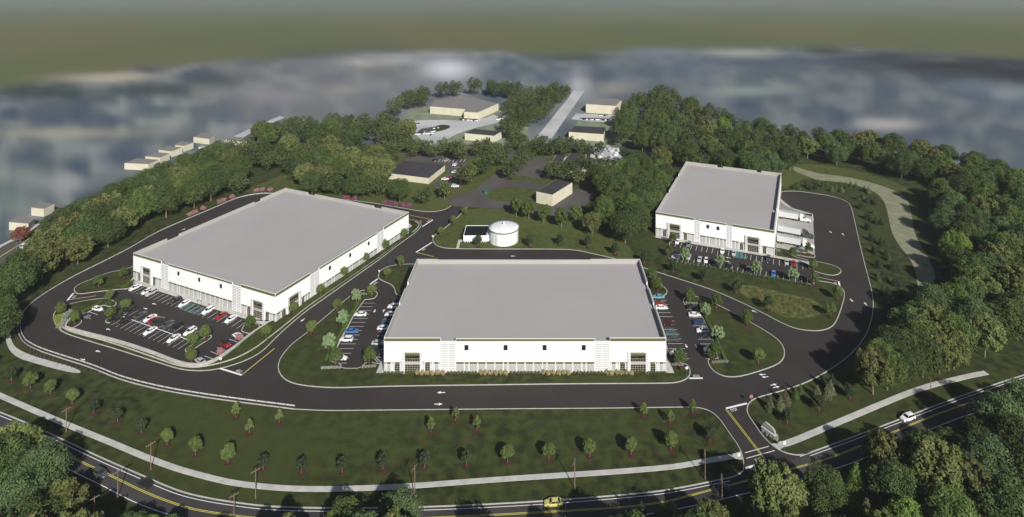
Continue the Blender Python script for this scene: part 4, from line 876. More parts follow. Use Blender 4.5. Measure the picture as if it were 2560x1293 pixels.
for px, py, tx_, lb in ((1961.5, 1128, '2', 'square white plate sign on the right of the entrance crossing'), (1847, 1158, '4', 'square white plate sign on the left of the entrance crossing')):
    p = P(px, py); t = thing('notice_sign', lb, 'road sign', (p.x, p.y, 0), .15)
    mb = MB(); mb.tube((0, .05, 0), (0, .05, 2.7), .04, n=6); mb.build('post', M_RIM, t)
    mb = MB(); mb.box(-.38, -.02, 1.9, .38, .02, 2.75); pl = mb.build('sign_plate', M_SIGNW, t)
    mb = MB(); mb.box(-.12, -.03, 2.25, .12, -.021, 2.32); mb.box(-.06, -.03, 2.40, .06, -.021, 2.52); mb.build('symbol', M_BLK, pl)
for px, py, lb in ((493.5, 762, 'leftmost'), (502.5, 764.5, 'middle'), (522.5, 772, 'rightmost')):
    p = P(px, py); t = thing('parking_sign', lb + ' of three small signs at the green hatched bays', 'parking sign', (p.x, p.y, .12), -.3, 'small signs at the green hatched bays')
    mb = MB(); mb.tube((0, 0, 0), (0, 0, 2.1), .04, n=6); mb.build('post', M_POST, t); mb = MB(); mb.box(-.2, -.06, 1.55, .2, -.03, 2.15); mb.build('sign_plate', M_SIGNB, t)
# fire hydrant-like green cabinet by the old road
p = P(1215, 484); t = thing('utility_cabinet', 'small green cabinet beside the old road', 'utility cabinet', (p.x, p.y, 0))
M_GCAB = mat('green_cabinet', (.02, .12, .07), .6)
mb = MB(); mb.box(-1.1, -.8, 0, 1.1, .8, 2.0); mb.build('body', M_GCAB, t); mb = MB(); mb.box(-1.2, -.9, 2.0, 1.2, .9, 2.15); mb.build('lid', M_GCAB, t)
# monument sign on boulders
A, B = P(1908, 1076), P(1937, 1097); ang = atan2(B.y - A.y, B.x - A.x); c = (A + B) / 2
t = thing('entrance_sign', 'long grey stone entrance sign ringed by low rounded shrubs', 'entrance sign', (c.x, c.y, 0), ang)
mb = MB(); mb.box(-2.2, -.75, 0, 2.4, .75, 1.25); mb.build('base', mat('sign_stone', (.30, .31, .34), .85, (.38, .38, .38), 1.5), t)
mb = MB(); mb.box(-2.1, -.1, 1.25, 2.0, .38, 2.1); mb.hexa([(-2.1, -.1, 2.1), (2.0, -.1, 2.1), (2.0, .38, 2.1), (-2.1, .38, 2.1), (-1.2, -.1, 3.0), (1.2, -.1, 2.7), (1.2, .38, 2.7), (-1.2, .38, 3.0)]); mb.build('sign_wall', mat('sign_panel', (.40, .40, .36), .8), t)
mb = MB(); mb.box(-2.0, -.16, 1.5, 1.8, -.1, 1.68); mb.box(-2.1, -.80, .6, 2.0, -.75, .75); mb.build('name_panel', mat('sign_dark_panel', (.05, .055, .09), .6), t)
mb = MB(); mb.box(-2.25, -.8, 1.25, 2.5, -.12, 1.36); mb.build('ledge', M_CONC, t)

# ================================================================ PAINTED MARKINGS
Z = .009
def lines(name, segs, wd, m, z=Z, label=None):
    mb = MB()
    for a, b in segs: line(a, b, wd, z, m, mb)
    return struct(mb.build(name, m), label)
def stalls(p0, p1, d0, d1, n0=None, wd=.13, step=2.75, m=None, skip=()):
    """lines from row point p0..p1; each has the direction of d0->d1"""
    A, B = P(*p0), P(*p1); Dv = P(*d1) - P(*d0); n = n0 or round((B - A).length / step); mb = MB()
    for i in range(n + 1):
        if i in skip: continue
        q = A.lerp(B, i / n); e = q + Dv; line((q.x, q.y), (e.x, e.y), wd, Z, None, mb, px=False)
    struct(mb.build('parking_marking', m or M_WHITE)); return n
stalls((338, 711.5), (617, 804), (617, 804), (591.4, 821.5))
stalls((313, 793.6), (477.5, 851), (313, 793.6), (345, 776.5)); stalls((313, 793.6), (477.5, 851), (313, 793.6), (278, 813.5))
lines('parking_marking', [((306, 791.2), (470, 849.3))], .3, M_WHITE)
lines('parking_marking', [((573, 848), (593.5, 855.5)), ((543.4, 869), (567, 877.5)), ((527, 879), (546, 887)), ((511, 890), (533.6, 897.7)), ((590, 836), (612, 844)), ((223, 779.7), (244, 787)), ((254, 775.5), (261, 778)), ((212, 792), (226.5, 797))], .15, M_WHITE)
# centre car parks: stall lines at regular depth
def depthrow(xa, ya, xb, yb, dx, n, m=None, skip=()):
    A, B = P(xa, ya), P(xb, yb); mb = MB()
    for i in range(n + 1):
        if i in skip: continue
        q = A.lerp(B, i / n); line((q.x, q.y), (q.x + dx, q.y), .13, Z, None, mb, px=False)
    struct(mb.build('parking_marking', M_WHITE))
depthrow(903, 758, 827.5, 908, 5.5, 14); depthrow(978, 759.5, 922, 886, 6, 12, skip=(5,)); 
lines('parking_marking', [((905, 750), (824, 905))], .25, M_KERB)
lines('parking_marking', [((933, 894), (946, 907)), ((940, 894), (953, 907)), ((922, 893), (958, 893))], .15, M_WHITE)
A = P(1659, 752); depthrow(1632, 752, 1683, 897, 5.6, 13, skip=(6,)); depthrow(1712.5, 764, 1765, 897, 6.0, 12)
stalls((1679, 603.5), (2006.8, 660.5), (1702, 606), (1697.5, 617.5), n0=24)
stalls((1697, 642), (2034, 700), (1729, 643.5), (1724.5, 656), n0=24)
def hatch(q0, q1, q2, q3, n, m, wd=.10, frame=True, name='parking_marking'):
    """quad a-b / d-c in photo pixels: slanted bars between edges ab and dc"""
    a, b, c, d = P(*q0), P(*q1), P(*q2), P(*q3); mb = MB()
    for i in range(n):
        s = a.lerp(b, i / n); e = d.lerp(c, (i + .9) / n); line((s.x, s.y), (e.x, e.y), wd, Z, None, mb, px=False)
    if frame:
        for s, e in ((a, b), (b, c), (c, d), (d, a)): line((s.x, s.y), (e.x, e.y), wd, Z + .004, None, mb, px=False)
    return struct(mb.build(name, m))
hatch((452, 772), (478, 758), (488, 761), (464, 776), 9, M_TEAL); hatch((481, 783), (507, 769), (517, 772), (493, 787), 9, M_TEAL)
hatch((464, 776), (489, 762), (505, 768), (481, 783), 2, M_TEAL); hatch((470, 779), (476, 775), (485, 779), (479, 783), 3, M_TEAL)
hatch((958, 797), (979, 797), (975, 806.5), (954, 806.5), 7, M_BLUE); hatch((956, 806.5), (975, 806.5), (971, 815), (951, 815), 1, M_BLUE)
hatch((1664, 829), (1691, 829), (1694, 840), (1668, 840), 8, M_TEAL); hatch((1673, 822), (1683, 822), (1685, 828), (1675, 828), 2, M_TEAL); lines('parking_marking', [((1659, 820.5), (1685, 820.5))], .14, M_TEAL)
hatch((1841, 630), (1857, 633), (1853, 646.5), (1836, 643), 7, M_TEAL, .2); hatch((1857, 639), (1869, 641), (1866, 647), (1854, 644.5), 2, M_TEAL, .2)
hatch((1683, 634), (1701, 637), (1697, 648), (1679, 644), 8, M_WHITE, .22)
# zebra apron at the docks
mb = MB()
up = [(1947, 495), (1950, 499), (1954, 504), (1959, 508.5), (1965, 513), (1972, 516.5), (1980, 520), (1989, 524), (1998, 527), (2008, 530), (2019, 532.5), (2031, 535.5)]
lo = [(1944.5, 497), (1944.2, 501.5), (1944, 506), (1944, 510), (1944, 514), (1944.5, 518), (1945, 522), (1957, 525), (1969, 528), (1982, 531), (1996, 534), (2010, 537)]
for k in range(len(up) - 1):
    for t_ in (0, .5):
        a = (up[k][0] * (1 - t_) + up[k + 1][0] * t_, up[k][1] * (1 - t_) + up[k + 1][1] * t_); b = (lo[k][0] * (1 - t_) + lo[k + 1][0] * t_, lo[k][1] * (1 - t_) + lo[k + 1][1] * t_)
        line(a, b, .28, .020, None, mb)
for k in range(len(up) - 1): line(up[k], up[k + 1], .3, .024, None, mb)
line((2031, 535.5), (2033, 553), .3, .024, None, mb); struct(mb.build('apron_marking', M_WHITE))
# stop bars, centre lines, crosswalk
lines('stop_bar', [((549.5, 921), (605, 938)), ((925, 711), (944.5, 697)), ((1040, 631), (1080, 606)), ((1055.5, 567), (1082, 550)), ((168.5, 751.5), (183.5, 733)), ((1723, 946), (1757, 945.6)), ((1815, 1021.3), (1867.5, 1008.5)), ((1863, 1171), (1915, 1156)), ((2097, 704), (2099, 715))], .7, M_WHITE)
lines('road_marking', [((605, 937), (686, 871.5)), ((170, 750), (240, 739.5)), ((1042, 631.5), (1085, 642)), ((1026, 538.5), (1082, 549.5)), ((2024, 688.5), (2096, 703.5))], .28, M_YEL)
lines('road_marking', [((1813.5, 1023), (1911.5, 1150)), ((1816.8, 1022.3), (1915, 1149.3))], .14, M_YEL)
lines('road_marking', [((1862, 1132.5), (1922, 1116)), ((1866, 1146), (1937, 1126.5))], .2, M_WHITE, z=.013)
def word(px, py, a, b, size, flip, wfac=1.0):
    p = P(px, py); ang = dirang(a, b) + (pi if flip else 0)
    o = link('road_lettering', text_mesh('STOP', size, M_WHITE, 'road_lettering')); o.location = (p.x, p.y, Z + .004); o.rotation_euler = (0, 0, ang); o.scale = (wfac, 1.25, 1); struct(o, 'painted word STOP on the asphalt')
def wd_(px, py, a, b, flip, off=1.35):
    A, B = P(*a), P(*b); t = (B - A).normalized(); n = Vector((-t.y, t.x, 0)); p = P(px, py); k = (p - A).dot(t); q = A + t * k + n * off * (1 if (p - A).dot(n) > 0 else -1)
    o = link('road_lettering', text_mesh('STOP', .95, M_WHITE, 'road_lettering')); o.location = (q.x, q.y, Z + .004); o.rotation_euler = (0, 0, atan2(t.y, t.x) + (pi if flip else 0)); o.scale = (1.0, 1.75, 1); struct(o, 'painted word STOP on the asphalt')
wd_(1834, 1024, (1815, 1021), (1868, 1008.5), False); wd_(1895, 1150, (1862, 1171.7), (1915, 1155), True)
wd_(595, 930, (549, 920), (605, 938), True); wd_(1741, 940.6, (1722, 946), (1757, 946), True)
wd_(938, 708, (926, 711), (944, 697), True); wd_(1060, 624, (1040, 631), (1080, 605), True); wd_(1070, 553, (1055, 567), (1082, 550), True); wd_(180, 743, (168.5, 751.5), (183.5, 733), True)
wd_(2092, 709.5, (2097, 704), (2099, 716), True)
def arrows(lst):
    mb = MB()
    for px, py, a, s in lst:
        p = P(px, py); c_, s_ = cos(a), sin(a)
        for f in ([(-1.5, -.22), (.2, -.22), (.2, .22), (-1.5, .22)], [(.2, -.75), (1.6, 0), (.2, .75)]):
            mb.add([(p.x + (x * c_ - y * s_) * s * .85, p.y + (x * s_ + y * c_) * s * .85, Z + .004) for x, y in f], [tuple(range(len(f)))])
    struct(mb.build('arrow_marking', M_WHITE))
aB = dirang((348, 891), (271, 868))
aR = dirang((1920, 790), (1860, 765))
arrows([(1103, 981.5, pi, 1), (1096, 1010.5, 0, 1), (1906, 936.5, pi + .1, .9), (1913, 942.5, pi + .1, .9), (1933.7, 962, .25, .9), (1940.5, 968, .25, .9), (1885.4, 778.5, aR, .9), (1862.5, 787, aR + pi, .9), (1715.6, 865, -pi / 2 + .1, .85), (1740, 865, pi / 2 + .1, .85), (936.5, 777.5, -pi / 2, .85), (959.4, 777, pi / 2, .85),
        (2076, 580, -pi / 2, .9), (2107.6, 586, pi / 2, .9), (2128.5, 750.6, -pi / 2, .9), (2164, 760, pi / 2, .9), (385.5, 760, aB, .85), (363.5, 771.7, aB + pi, .85), (270.7, 823.6, aB, .85), (245.6, 837.5, aB + pi, .85), (244.8, 878.5, aB, .9), (207, 899, aB + pi, .9), (459, 573.7, dirang((450, 577), (470, 569)), .9),
        (757, 800, dirang((770, 790), (745, 810)), .9), (783, 804.5, dirang((770, 815), (795, 795)), .9), (1282.6, 640.5, pi, .9), (1821, 644.5, dirang((1830, 646), (1812, 643)), .85), (1818, 653.7, dirang((1812, 652.6), (1824, 654.8)), .85)])
lines('parking_marking', [((1086 + i * 9, 405.5), (1092 + i * 9, 398)) for i in range(9)] + [((1135 + 0 * i, 418 + i * 5.5), (1152, 418 + i * 5.5)) for i in range(6)], .25, M_WHITE)
# ================================================================ VEGETATION
rng = np.random.default_rng(11)
def leafmat(name, c, c2, rnd=.22, scale=.35):
    return mat(name, c, .75, c2, scale, 3, rnd=rnd, spec=.15)
ML = {'dense': leafmat('leaf_deep_green', (.044, .070, .021), (.078, .105, .032)), 'oak': leafmat('leaf_olive', (.088, .104, .031), (.138, .150, .050)),
      'mid': leafmat('leaf_mid_green', (.056, .084, .021), (.096, .126, .034)), 'bright': leafmat('leaf_bright_green', (.10, .16, .03), (.15, .21, .045), .1),
      'blue': leafmat('leaf_blue_green', (.060, .098, .038), (.095, .135, .052), .1), 'conifer': leafmat('needle_green', (.032, .048, .024), (.06, .07, .034)), 'conifer_light': leafmat('needle_pale', (.11, .115, .06), (.15, .15, .085)), 'conifer_green': leafmat('needle_fresh_green', (.06, .10, .03), (.085, .13, .04)),
      'young': leafmat('leaf_young', (.080, .112, .030), (.115, .145, .044), .15, .8), 'young_dark': leafmat('leaf_young_dark', (.028, .045, .022), (.045, .065, .03), .15, .8), 'pale': leafmat('leaf_pale', (.15, .215, .095), (.22, .29, .15), .06, .8),
      'pink': leafmat('blossom_pink', (.33, .15, .155), (.45, .24, .24), .08, 1), 'magenta': leafmat('blossom_magenta', (.24, .055, .14), (.34, .11, .21), .08, 1), 'shrub': leafmat('leaf_shrub', (.055, .10, .022), (.09, .14, .035), .1, 1.2), 'straw': leafmat('leaf_straw', (.28, .26, .12), (.38, .35, .18), .08, 1.2), 'silver': leafmat('leaf_silver', (.22, .25, .20), (.32, .34, .28), .08, 1.2), 'lime': leafmat('leaf_lime', (.20, .24, .05), (.28, .31, .08), .08, 1.2), 'redleaf': leafmat('leaf_russet', (.14, .05, .035), (.20, .08, .05), .08)}
def leaves(cen, rad, n, size, name, m, parent, flat=1.0, drop_=0.0, aspect=.7):
    """n leaf quads scattered through the shells of the given clumps (centres, radii)"""
    cen = np.array(cen); rad = np.array(rad); wgt = rad ** 2; k = rng.choice(len(cen), n, p=wgt / wgt.sum())
    d = rng.normal(size=(n, 3)); d /= np.linalg.norm(d, axis=1)[:, None]
    keep = d[:, 2] > -.75; d[~keep, 2] *= -1
    r = rad[k] * (1 - .4 * rng.random(n) ** 2 + .28 * (rng.random(n) < .13) * rng.random(n)) ; p = cen[k] + d * r[:, None] * np.array([1, 1, flat])
    p[:, 2] -= drop_ * rng.random(n)
    nr = d * 1.0 + rng.normal(size=(n, 3)) * .45 + np.array([0, 0, .25]); nr /= np.linalg.norm(nr, axis=1)[:, None]
    a = np.cross(nr, rng.normal(size=(n, 3))); a /= np.linalg.norm(a, axis=1)[:, None]; b = np.cross(nr, a)
    s = size * (.6 + .8 * rng.random(n))[:, None]; a = a * s; b = b * s * aspect
    v = np.stack([p - a, p - b * .8, p + a, p + b * .8], 1).reshape(-1, 3)
    me = bpy.data.meshes.new(name); me.vertices.add(len(v)); me.vertices.foreach_set('co', v.ravel())
    me.loops.add(4 * n); me.loops.foreach_set('vertex_index', np.arange(4 * n)); me.polygons.add(n)
    me.polygons.foreach_set('loop_start', np.arange(0, 4 * n, 4)); me.polygons.foreach_set('loop_total', np.full(n, 4)); me.update(calc_edges=True)
    return link(name, me, m, parent)
def clumps(n, w, h, zc, rlo, rhi, power=1.0, egg=0.0, gap=0.0):
    c = []; r = []
    for i in range(n):
        t = (i + .5) / n; ph = math.acos(1 - 1.75 * t); th = i * 2.39996 + random.random() * .5
        k = random.uniform(.62, .86) if random.random() > .2 else random.uniform(.1, .55)
        z = cos(ph); rr = sin(ph) * (1 - egg * z)
        rad = random.uniform(rlo, rhi) * w / 2
        c.append((rr * cos(th) * k * w / 2, rr * sin(th) * k * w / 2, zc + z * k * h / 2)); r.append(rad)
    return c, r
def trunk(h, r, lim, spread, parent, name='trunk', m=None):
    mb = MB(); mb.tube((0, 0, -.1), (.1, 0, h * .5), r, r * .75, 8); mb.tube((.1, 0, h * .5), (0, .1, h), r * .75, r * .3, 7)
    for i in range(lim):
        a = i * 2.4; z = h * random.uniform(.42, .8); mb.tube((0.07, 0, z), (cos(a) * spread, sin(a) * spread, z + spread * random.uniform(.5, 1)), r * .4, r * .12, 5)
    return mb.build(name, m or M_BARK, parent)
TP = {}
def proto(key, fn):
    TP.setdefault(key, []).append(fn())
def big(mk, w, h, n, size, ncl, rlo, rhi, zc=.57, hh=.80, egg=.15):
    def f():
        t = thing('broadleaf_tree', 'tree', 'tree'); trunk(h * .72, w * .024, 8, w * .28, t)
        c, r = clumps(ncl, w, h * hh, h * zc, rlo, rhi, egg=egg); leaves(c, r, n, size, 'crown', ML[mk], t); return t
    return f
for _ in range(3):
    proto('dense', big('dense', 15, 16, 15000, .30, 46, .26, .40))
    proto('mid', big('mid', 14, 16, 13000, .32, 44, .24, .38))
    proto('oak', big('oak', 15, 16, 8500, .40, 60, .15, .25, egg=.1))
proto('bright', big('bright', 13, 14, 12000, .28, 40, .24, .36)); proto('blue', big('blue', 14, 15, 15000, .26, 46, .24, .36)); proto('redleaf', big('redleaf', 9, 9, 5000, .3, 30, .25, .35))
def street(mk, w, h, n, size, ncl, a, b, th=.3):
    def f():
        t = thing('broadleaf_tree', 'tree', 'tree'); trunk(h * .6, .28, 6, w * .3, t)
        c, r = clumps(ncl, w, h * .75, h * .62, a, b); leaves(c, r, n, size, 'crown', ML[mk], t); return t
    return f
for _ in range(2): proto('loose', street('mid', 9.5, 12, 4200, .36, 34, .16, .26))
def young(mk, w, h, n, size, name='young_tree', egg=.1, mulch=True, zc=.62, hh=.74, rad=(.3, .45), ncl=22):
    def f():
        t = thing(name, 'tree', 'young tree'); trunk(h * .7, .09 * h / 5, 4, w * .22, t)
        c, r = clumps(ncl, w, h * hh, h * zc, *rad, egg=egg); leaves(c, r, n, size, 'crown', ML[mk], t)
        if mulch: mb = MB(); mb.prism([(1.0 * cos(k * pi / 8), 1.0 * sin(k * pi / 8)) for k in range(16)], -.02, .14); mb.build('mulch_ring', M_MULCH, t)
        return t
    return f
proto('young', young('young', 3.5, 5.0, 3600, .16)); proto('young', young('young', 3.7, 4.9, 3600, .17))
proto('sapdark', young('young_dark', 3.0, 4.6, 900, .19, rad=(.2, .3))); proto('sapcone', young('young', 2.2, 4.5, 1500, .15, egg=.55, rad=(.28, .4)))
proto('youngdark', young('young_dark', 3.4, 5.2, 2600, .18, egg=.25)); proto('pale', young('pale', 4.7, 6.3, 2300, .24, mulch=False, rad=(.16, .28), ncl=34, hh=.85, zc=.55))
proto('youngmid', young('mid', 3.8, 5.2, 2900, .18, egg=.3))
def cone(mk, w, h, n, size, tiers, name='conifer', mulch=False, base=.06):
    def f():
        t = thing(name, 'conifer', 'conifer'); mb = MB(); mb.tube((0, 0, -.1), (0, 0, h * .97), w * .035, .03, 7); mb.build('trunk', M_BARK, t)
        c = []; r = []
        for i in range(tiers):
            z = h * (base + (.93 - base) * i / (tiers - 1)); R = w / 2 * (1 - i / tiers) ** .8; m_ = max(1, int(9 * (1 - i / tiers)) + 1)
            for k in range(m_):
                a = k * 2 * pi / m_ + i * .7 + random.random() * .4; rr = R * random.uniform(.55, .8); c.append((cos(a) * rr, sin(a) * rr, z - rr * .12)); r.append(max(.09 * w, R * .42))
        leaves(c, r, n, size, 'crown', ML[mk], t, flat=.7, aspect=.45)
        if mulch: mb = MB(); mb.prism([(1.1 * cos(k * pi / 8), 1.1 * sin(k * pi / 8)) for k in range(16)], -.02, .14); mb.build('mulch_ring', M_MULCH, t)
        return t
    return f
proto('spruce', cone('conifer', 8, 17, 9000, .30, 16)); proto('spruce_light', cone('conifer_light', 8.5, 15, 9000, .30, 15)); proto('spruce_green', cone('bright', 8, 14, 8000, .26, 13))
proto('con_s', cone('conifer_green', 2.3, 3.9, 3400, .14, 9, mulch=False, base=.12)); proto('con_d', cone('conifer', 2.9, 4.0, 3400, .16, 9, mulch=True, base=.12)); proto('con_p', cone('conifer_light', 2.9, 4.3, 3600, .16, 9, mulch=True, base=.12)); proto('con_b', cone('young_dark', 2.9, 3.8, 3400, .16, 9, mulch=True, base=.12))
def bush(mk, w, h, n, size, name='shrub'):
    def f():
        c, r = clumps(9, w, h, h * .45, .5, .6); me = leaves(c, r, n, size, 'foliage', ML[mk], None)
        t = thing(name, name, name.replace('_', ' ')); me.parent = t; mb = MB(); mb.tube((0, 0, -.05), (0, 0, h * .5), .05, .03, 5); mb.build('stem', M_BARK, t); return t
    return f
proto('bush', bush('shrub', 1.05, 1.05, 420, .085)); proto('straw', bush('straw', 1.45, 1.6, 420, .13, 'ornamental_grass')); proto('silver', bush('silver', .95, .8, 300, .09)); proto('limebush', bush('lime', 1.7, 1.3, 500, .12)); proto('greenbush', bush('shrub', 1.8, 1.5, 600, .12))
proto('pink', bush('pink', 2.6, 2.6, 1100, .13, 'flowering_shrub')); proto('magenta', bush('magenta', 2.4, 2.4, 1000, .13, 'flowering_shrub'))
def plant(key, x, y, z, sc, label, cat, group=None, sq=1.0):
    pr = random.choice(TP[key]); r = dup(pr, (x, y, z), random.random() * 6.28, (sc, sc, sc * sq), label, cat, group); return r
def at(key, px, py, sc, label, cat='tree', group=None, z=0.0):
    p = P(px, py); return plant(key, p.x, p.y, z, sc, label, cat, group)

# ---- single placed trees and shrubs --------------------------------------------------------
def row(key, pts, sc, lab, grp, cat='young tree', z=.1, order='left'):
    q = sorted(pts)
    for i, p in enumerate(q):
        k = p[2] if len(p) > 2 else key
        at(k, p[0], p[1], sc * random.uniform(.93, 1.07), lab.format(nth(i + 1)) if '{}' in lab else lab, cat, grp, z)
row('young', [(76, 972), (125, 987), (180.5, 1011), (418, 1113), (489, 1138), (570, 1158)], 1, 'round grey green young tree on the left front lawn, {} from the left', 'round young trees on the left front lawn', z=-.05)
row('sapdark', [(28, 954), (235, 1035), (293, 1057), (353, 1084), (658, 1175), (754, 1183), (855, 1182), (957, 1175), (1062, 1170), (1166, 1165)], 1, 'thin dark young tree in a mulch ring on the front lawn, {} from the left', 'thin dark young trees on the front lawn', z=-.05)
row('sapcone', [(590, 1044), (623.5, 1085), (698, 1058), (1078, 1081), (1139, 1053), (1192, 1077), (1610, 1042), (1676, 1060), (1732, 1033)], 1, 'small pointed green sapling high on the front lawn, {} from the left', 'small pointed saplings high on the front lawn', z=-.05)
row('young', [(1269, 1157), (1372, 1150), (1475, 1143), (1578, 1137), (1678, 1124)], .97, 'egg shaped young tree below the centre warehouse, {} of five from the left', 'row of young trees low on the front lawn', z=-.05)
row('youngdark', [(1776, 1105), (1969, 1061), (2048, 1029), (2126, 998)], .95, 'dark young tree beside the entrance road lawns, {} from the left', 'dark young trees by the entrance road', z=-.05)
for k, lab, pts in (('con_p', 'pale green small conifer at the entrance corner, {} from the left', [(1925, 1025), (1951, 1022), (1964, 1010), (2043, 996), (2067, 995), (2076, 984)]), ('con_s', 'fresh green small conifer at the entrance corner, {} from the left', [(1989, 996), (2001, 989)]), ('con_b', 'dark bluish small conifer above the entrance lawn, {} from the left', [(2058, 964), (2081, 964), (2121, 964)])):
    row(k, pts, 1.05, lab, 'small conifers at the entrance corner', 'conifer', z=-.05)
row('young', [(665, 848), (735, 790), (801, 742), (859, 697.5), (915, 659), (963, 628), (1010, 599)], 1, 'round tree on the strip along the left warehouse, {} from the front', 'round trees on the strip along the left warehouse', z=.25)
row('young', [(843, 779), (777.6, 837), (928, 744), (967, 697), (1002, 668)], 1, 'round tree on the lawn left of the centre warehouse, {} from the left', 'round trees left of the centre warehouse')
row('pale', [(890, 759), (857, 817), (822, 879)], 1, 'pale silvery tree by the hedge left of the centre warehouse, {} from the front', 'pale silvery trees left of the centre warehouse')
row('youngmid', [(839, 914), (922.6, 912)], 1.1, 'green tree at the front end of the left centre car park, {} from the left', 'trees at the front end of the left centre car park')
row('youngmid', [(245.6, 719), (309, 697)], .95, 'loose green tree on the lawn at the left warehouse corner, {} from the left', 'loose trees at the left warehouse corner')
row('young', [(151, 790), (187.5, 812), (273, 757), (313, 780), (276.5, 801), (479.5, 872), (512, 851), (477.6, 908)], 1.05, 'round tree on a left car park island, {} from the left', 'round trees in the left car park')
at('youngmid', 624.5, 821, .95, 'green tree at the right warehouse-side corner of the left car park', 'young tree')
row('greenbush', [(315, 719), (322, 714), (330, 708), (306, 721)], .9, 'leafy green bush beside the left warehouse front corner, {} from the left', 'bushes at the left warehouse front corner', 'shrub')
row('greenbush', [(284, 792), (292, 787), (300, 783), (270, 803), (490, 866), (498, 861), (505, 856), (470, 876), (268, 762), (276, 763), (283, 760)], .75, 'low green bush on a left car park island, {} from the left', 'low bushes on the left car park islands', 'shrub')
row('bush', [(207, 783), (214, 779.5), (222, 776), (230, 771), (238, 766.5), (246, 762), (252, 759)], 1.2, 'small green bush along the left car park kerb, {} from the left', 'bushes along the left car park kerb', 'shrub')
row('limebush', [(137, 797), (143, 795), (150, 793), (157, 792), (137, 803), (144, 802), (151, 800), (158, 799), (142, 809), (149, 808), (156, 806), (146, 815), (152, 814), (158, 813), (147, 820)], .85, 'yellow green shrub in the bed at the loop road bend, {} from the left', 'yellow green shrubs at the loop road bend', 'shrub')
row('silver', [(166, 792), (176, 787), (162, 804), (161, 810), (158, 817), (153, 821)], 2.2, 'rounded silvery shrub by the wall end at the loop road bend, {} from the left', 'silvery shrubs at the wall end', 'shrub')
row('pink', [(475, 541), (487, 536), (508.5, 526.5), (549, 510), (560, 506), (580, 498), (642, 482), (657, 479), (675, 480)], 1.05, 'pink blossoming shrub beside the left loop road, {} from the front', 'pink shrubs beside the left loop road', 'flowering shrub', z=-.05)
row('pink', [(599, 851), (551, 888)], 1, 'pink shrub at the right wall of the left car park, {} from the left', 'pink shrubs in the left car park', 'flowering shrub')
row('magenta', [(861, 498), (868, 499), (886, 501), (960.6, 512), (975.5, 513), (988.5, 516), (1007, 517), (1022.5, 519)], 1.05, 'magenta blossoming shrub behind the left warehouse, {} from the left', 'magenta shrubs behind the left warehouse', 'flowering shrub', z=-.05)
row('young', [(1161, 537), (1133, 563), (1101, 590.6)], .95, 'round tree at the kerb of the tank lawn, {} from the front', 'round trees at the kerb of the tank lawn')
row('youngdark', [(1195, 617), (1325, 618), (1399.5, 614), (1470.5, 620), (1538.7, 638), (1611, 660), (1683.3, 682), (1763, 707), (1842, 736), (1921, 776)], 1.08, 'dark pointed young tree in the row between tank and meadow, {} from the left', 'dark pointed young trees between tank and meadow')
row('young', [(2095, 750), (2077, 793)], 1.1, 'round tree at the right tip of the meadow lawn, {} from the left', 'round trees at the right tip of the meadow lawn')
row('youngmid', [(1630, 706), (1644.5, 730), (1725, 758), (1791, 772), (1868.7, 814), (1700, 916), (1783.6, 902)], 1.1, 'green tree around the right centre car park, {} from the left', 'green trees around the right centre car park')
at('young', 1896.5, 912, 1.12, 'bright round tree alone on the right lawn tip near the junction', 'young tree')
row('pale', [(1765, 794), (1794.5, 856)], 1, 'pale silvery tree by the hedge right of the centre warehouse, {} from the left', 'pale silvery trees right of the centre warehouse')
row('pale', [(1713, 654), (1799.6, 671), (1891, 688), (1983.6, 705)], 1, 'pale silvery tree in the right warehouse car park, {} from the left', 'pale silvery trees in the right warehouse car park')
row('youngmid', [(1673, 641), (1680.5, 611), (1983.6, 645), (2022, 636)], .95, 'loose green tree around the right warehouse car park, {} from the left', 'loose green trees around the right warehouse')
row('young', [(2033, 675), (2036, 715)], 1.05, 'round green tree at the right end of the right car park, {} from the left', 'round trees at the right end of the right car park')
NE = {'con_s': [(1984.6, 472), (1992, 468), (1997.5, 474), (2045.5, 462), (2056.6, 468), (2067.8, 466), (2115.8, 471), (2127, 467), (2139.5, 470), (2145, 500), (2158, 496), (2184.7, 535), (2222, 652), (2196, 703)],
      'con_p': [(2080, 479.5), (2091.4, 476), (2105, 480.5), (2161, 479), (2171.5, 484)],
      'con_d': [(2015, 468), (2026, 475), (2038.5, 473), (2169.8, 507), (2176.7, 507), (2186, 512), (2149, 522), (2157, 521), (2165.6, 548), (2173, 549), (2189, 559), (2202, 561), (2166, 573), (2174, 576), (2176.7, 601), (2182, 603), (2203, 613), (2213, 615), (2183.7, 632), (2189, 636), (2215, 639), (2192, 667), (2199, 671), (2232, 674), (2244.6, 675), (2206, 698), (2215, 700), (2237.6, 714), (2245, 716), (2208, 736), (2218.5, 738), (2248, 740), (2258.5, 746), (2220, 771), (2239, 771), (2251.5, 782), (2222, 797), (2260, 781), (2212, 800)]}
for k, lab in (('con_s', 'fresh green small conifer between loop road and gravel channel, {} from the left'), ('con_p', 'pale small conifer above the loop road by the gravel channel, {} from the left'), ('con_d', 'dark small conifer between loop road and gravel channel, {} from the left')):
    row(k, NE[k], 1.0, lab, 'small conifers between loop road and gravel channel', 'conifer', z=-.05)
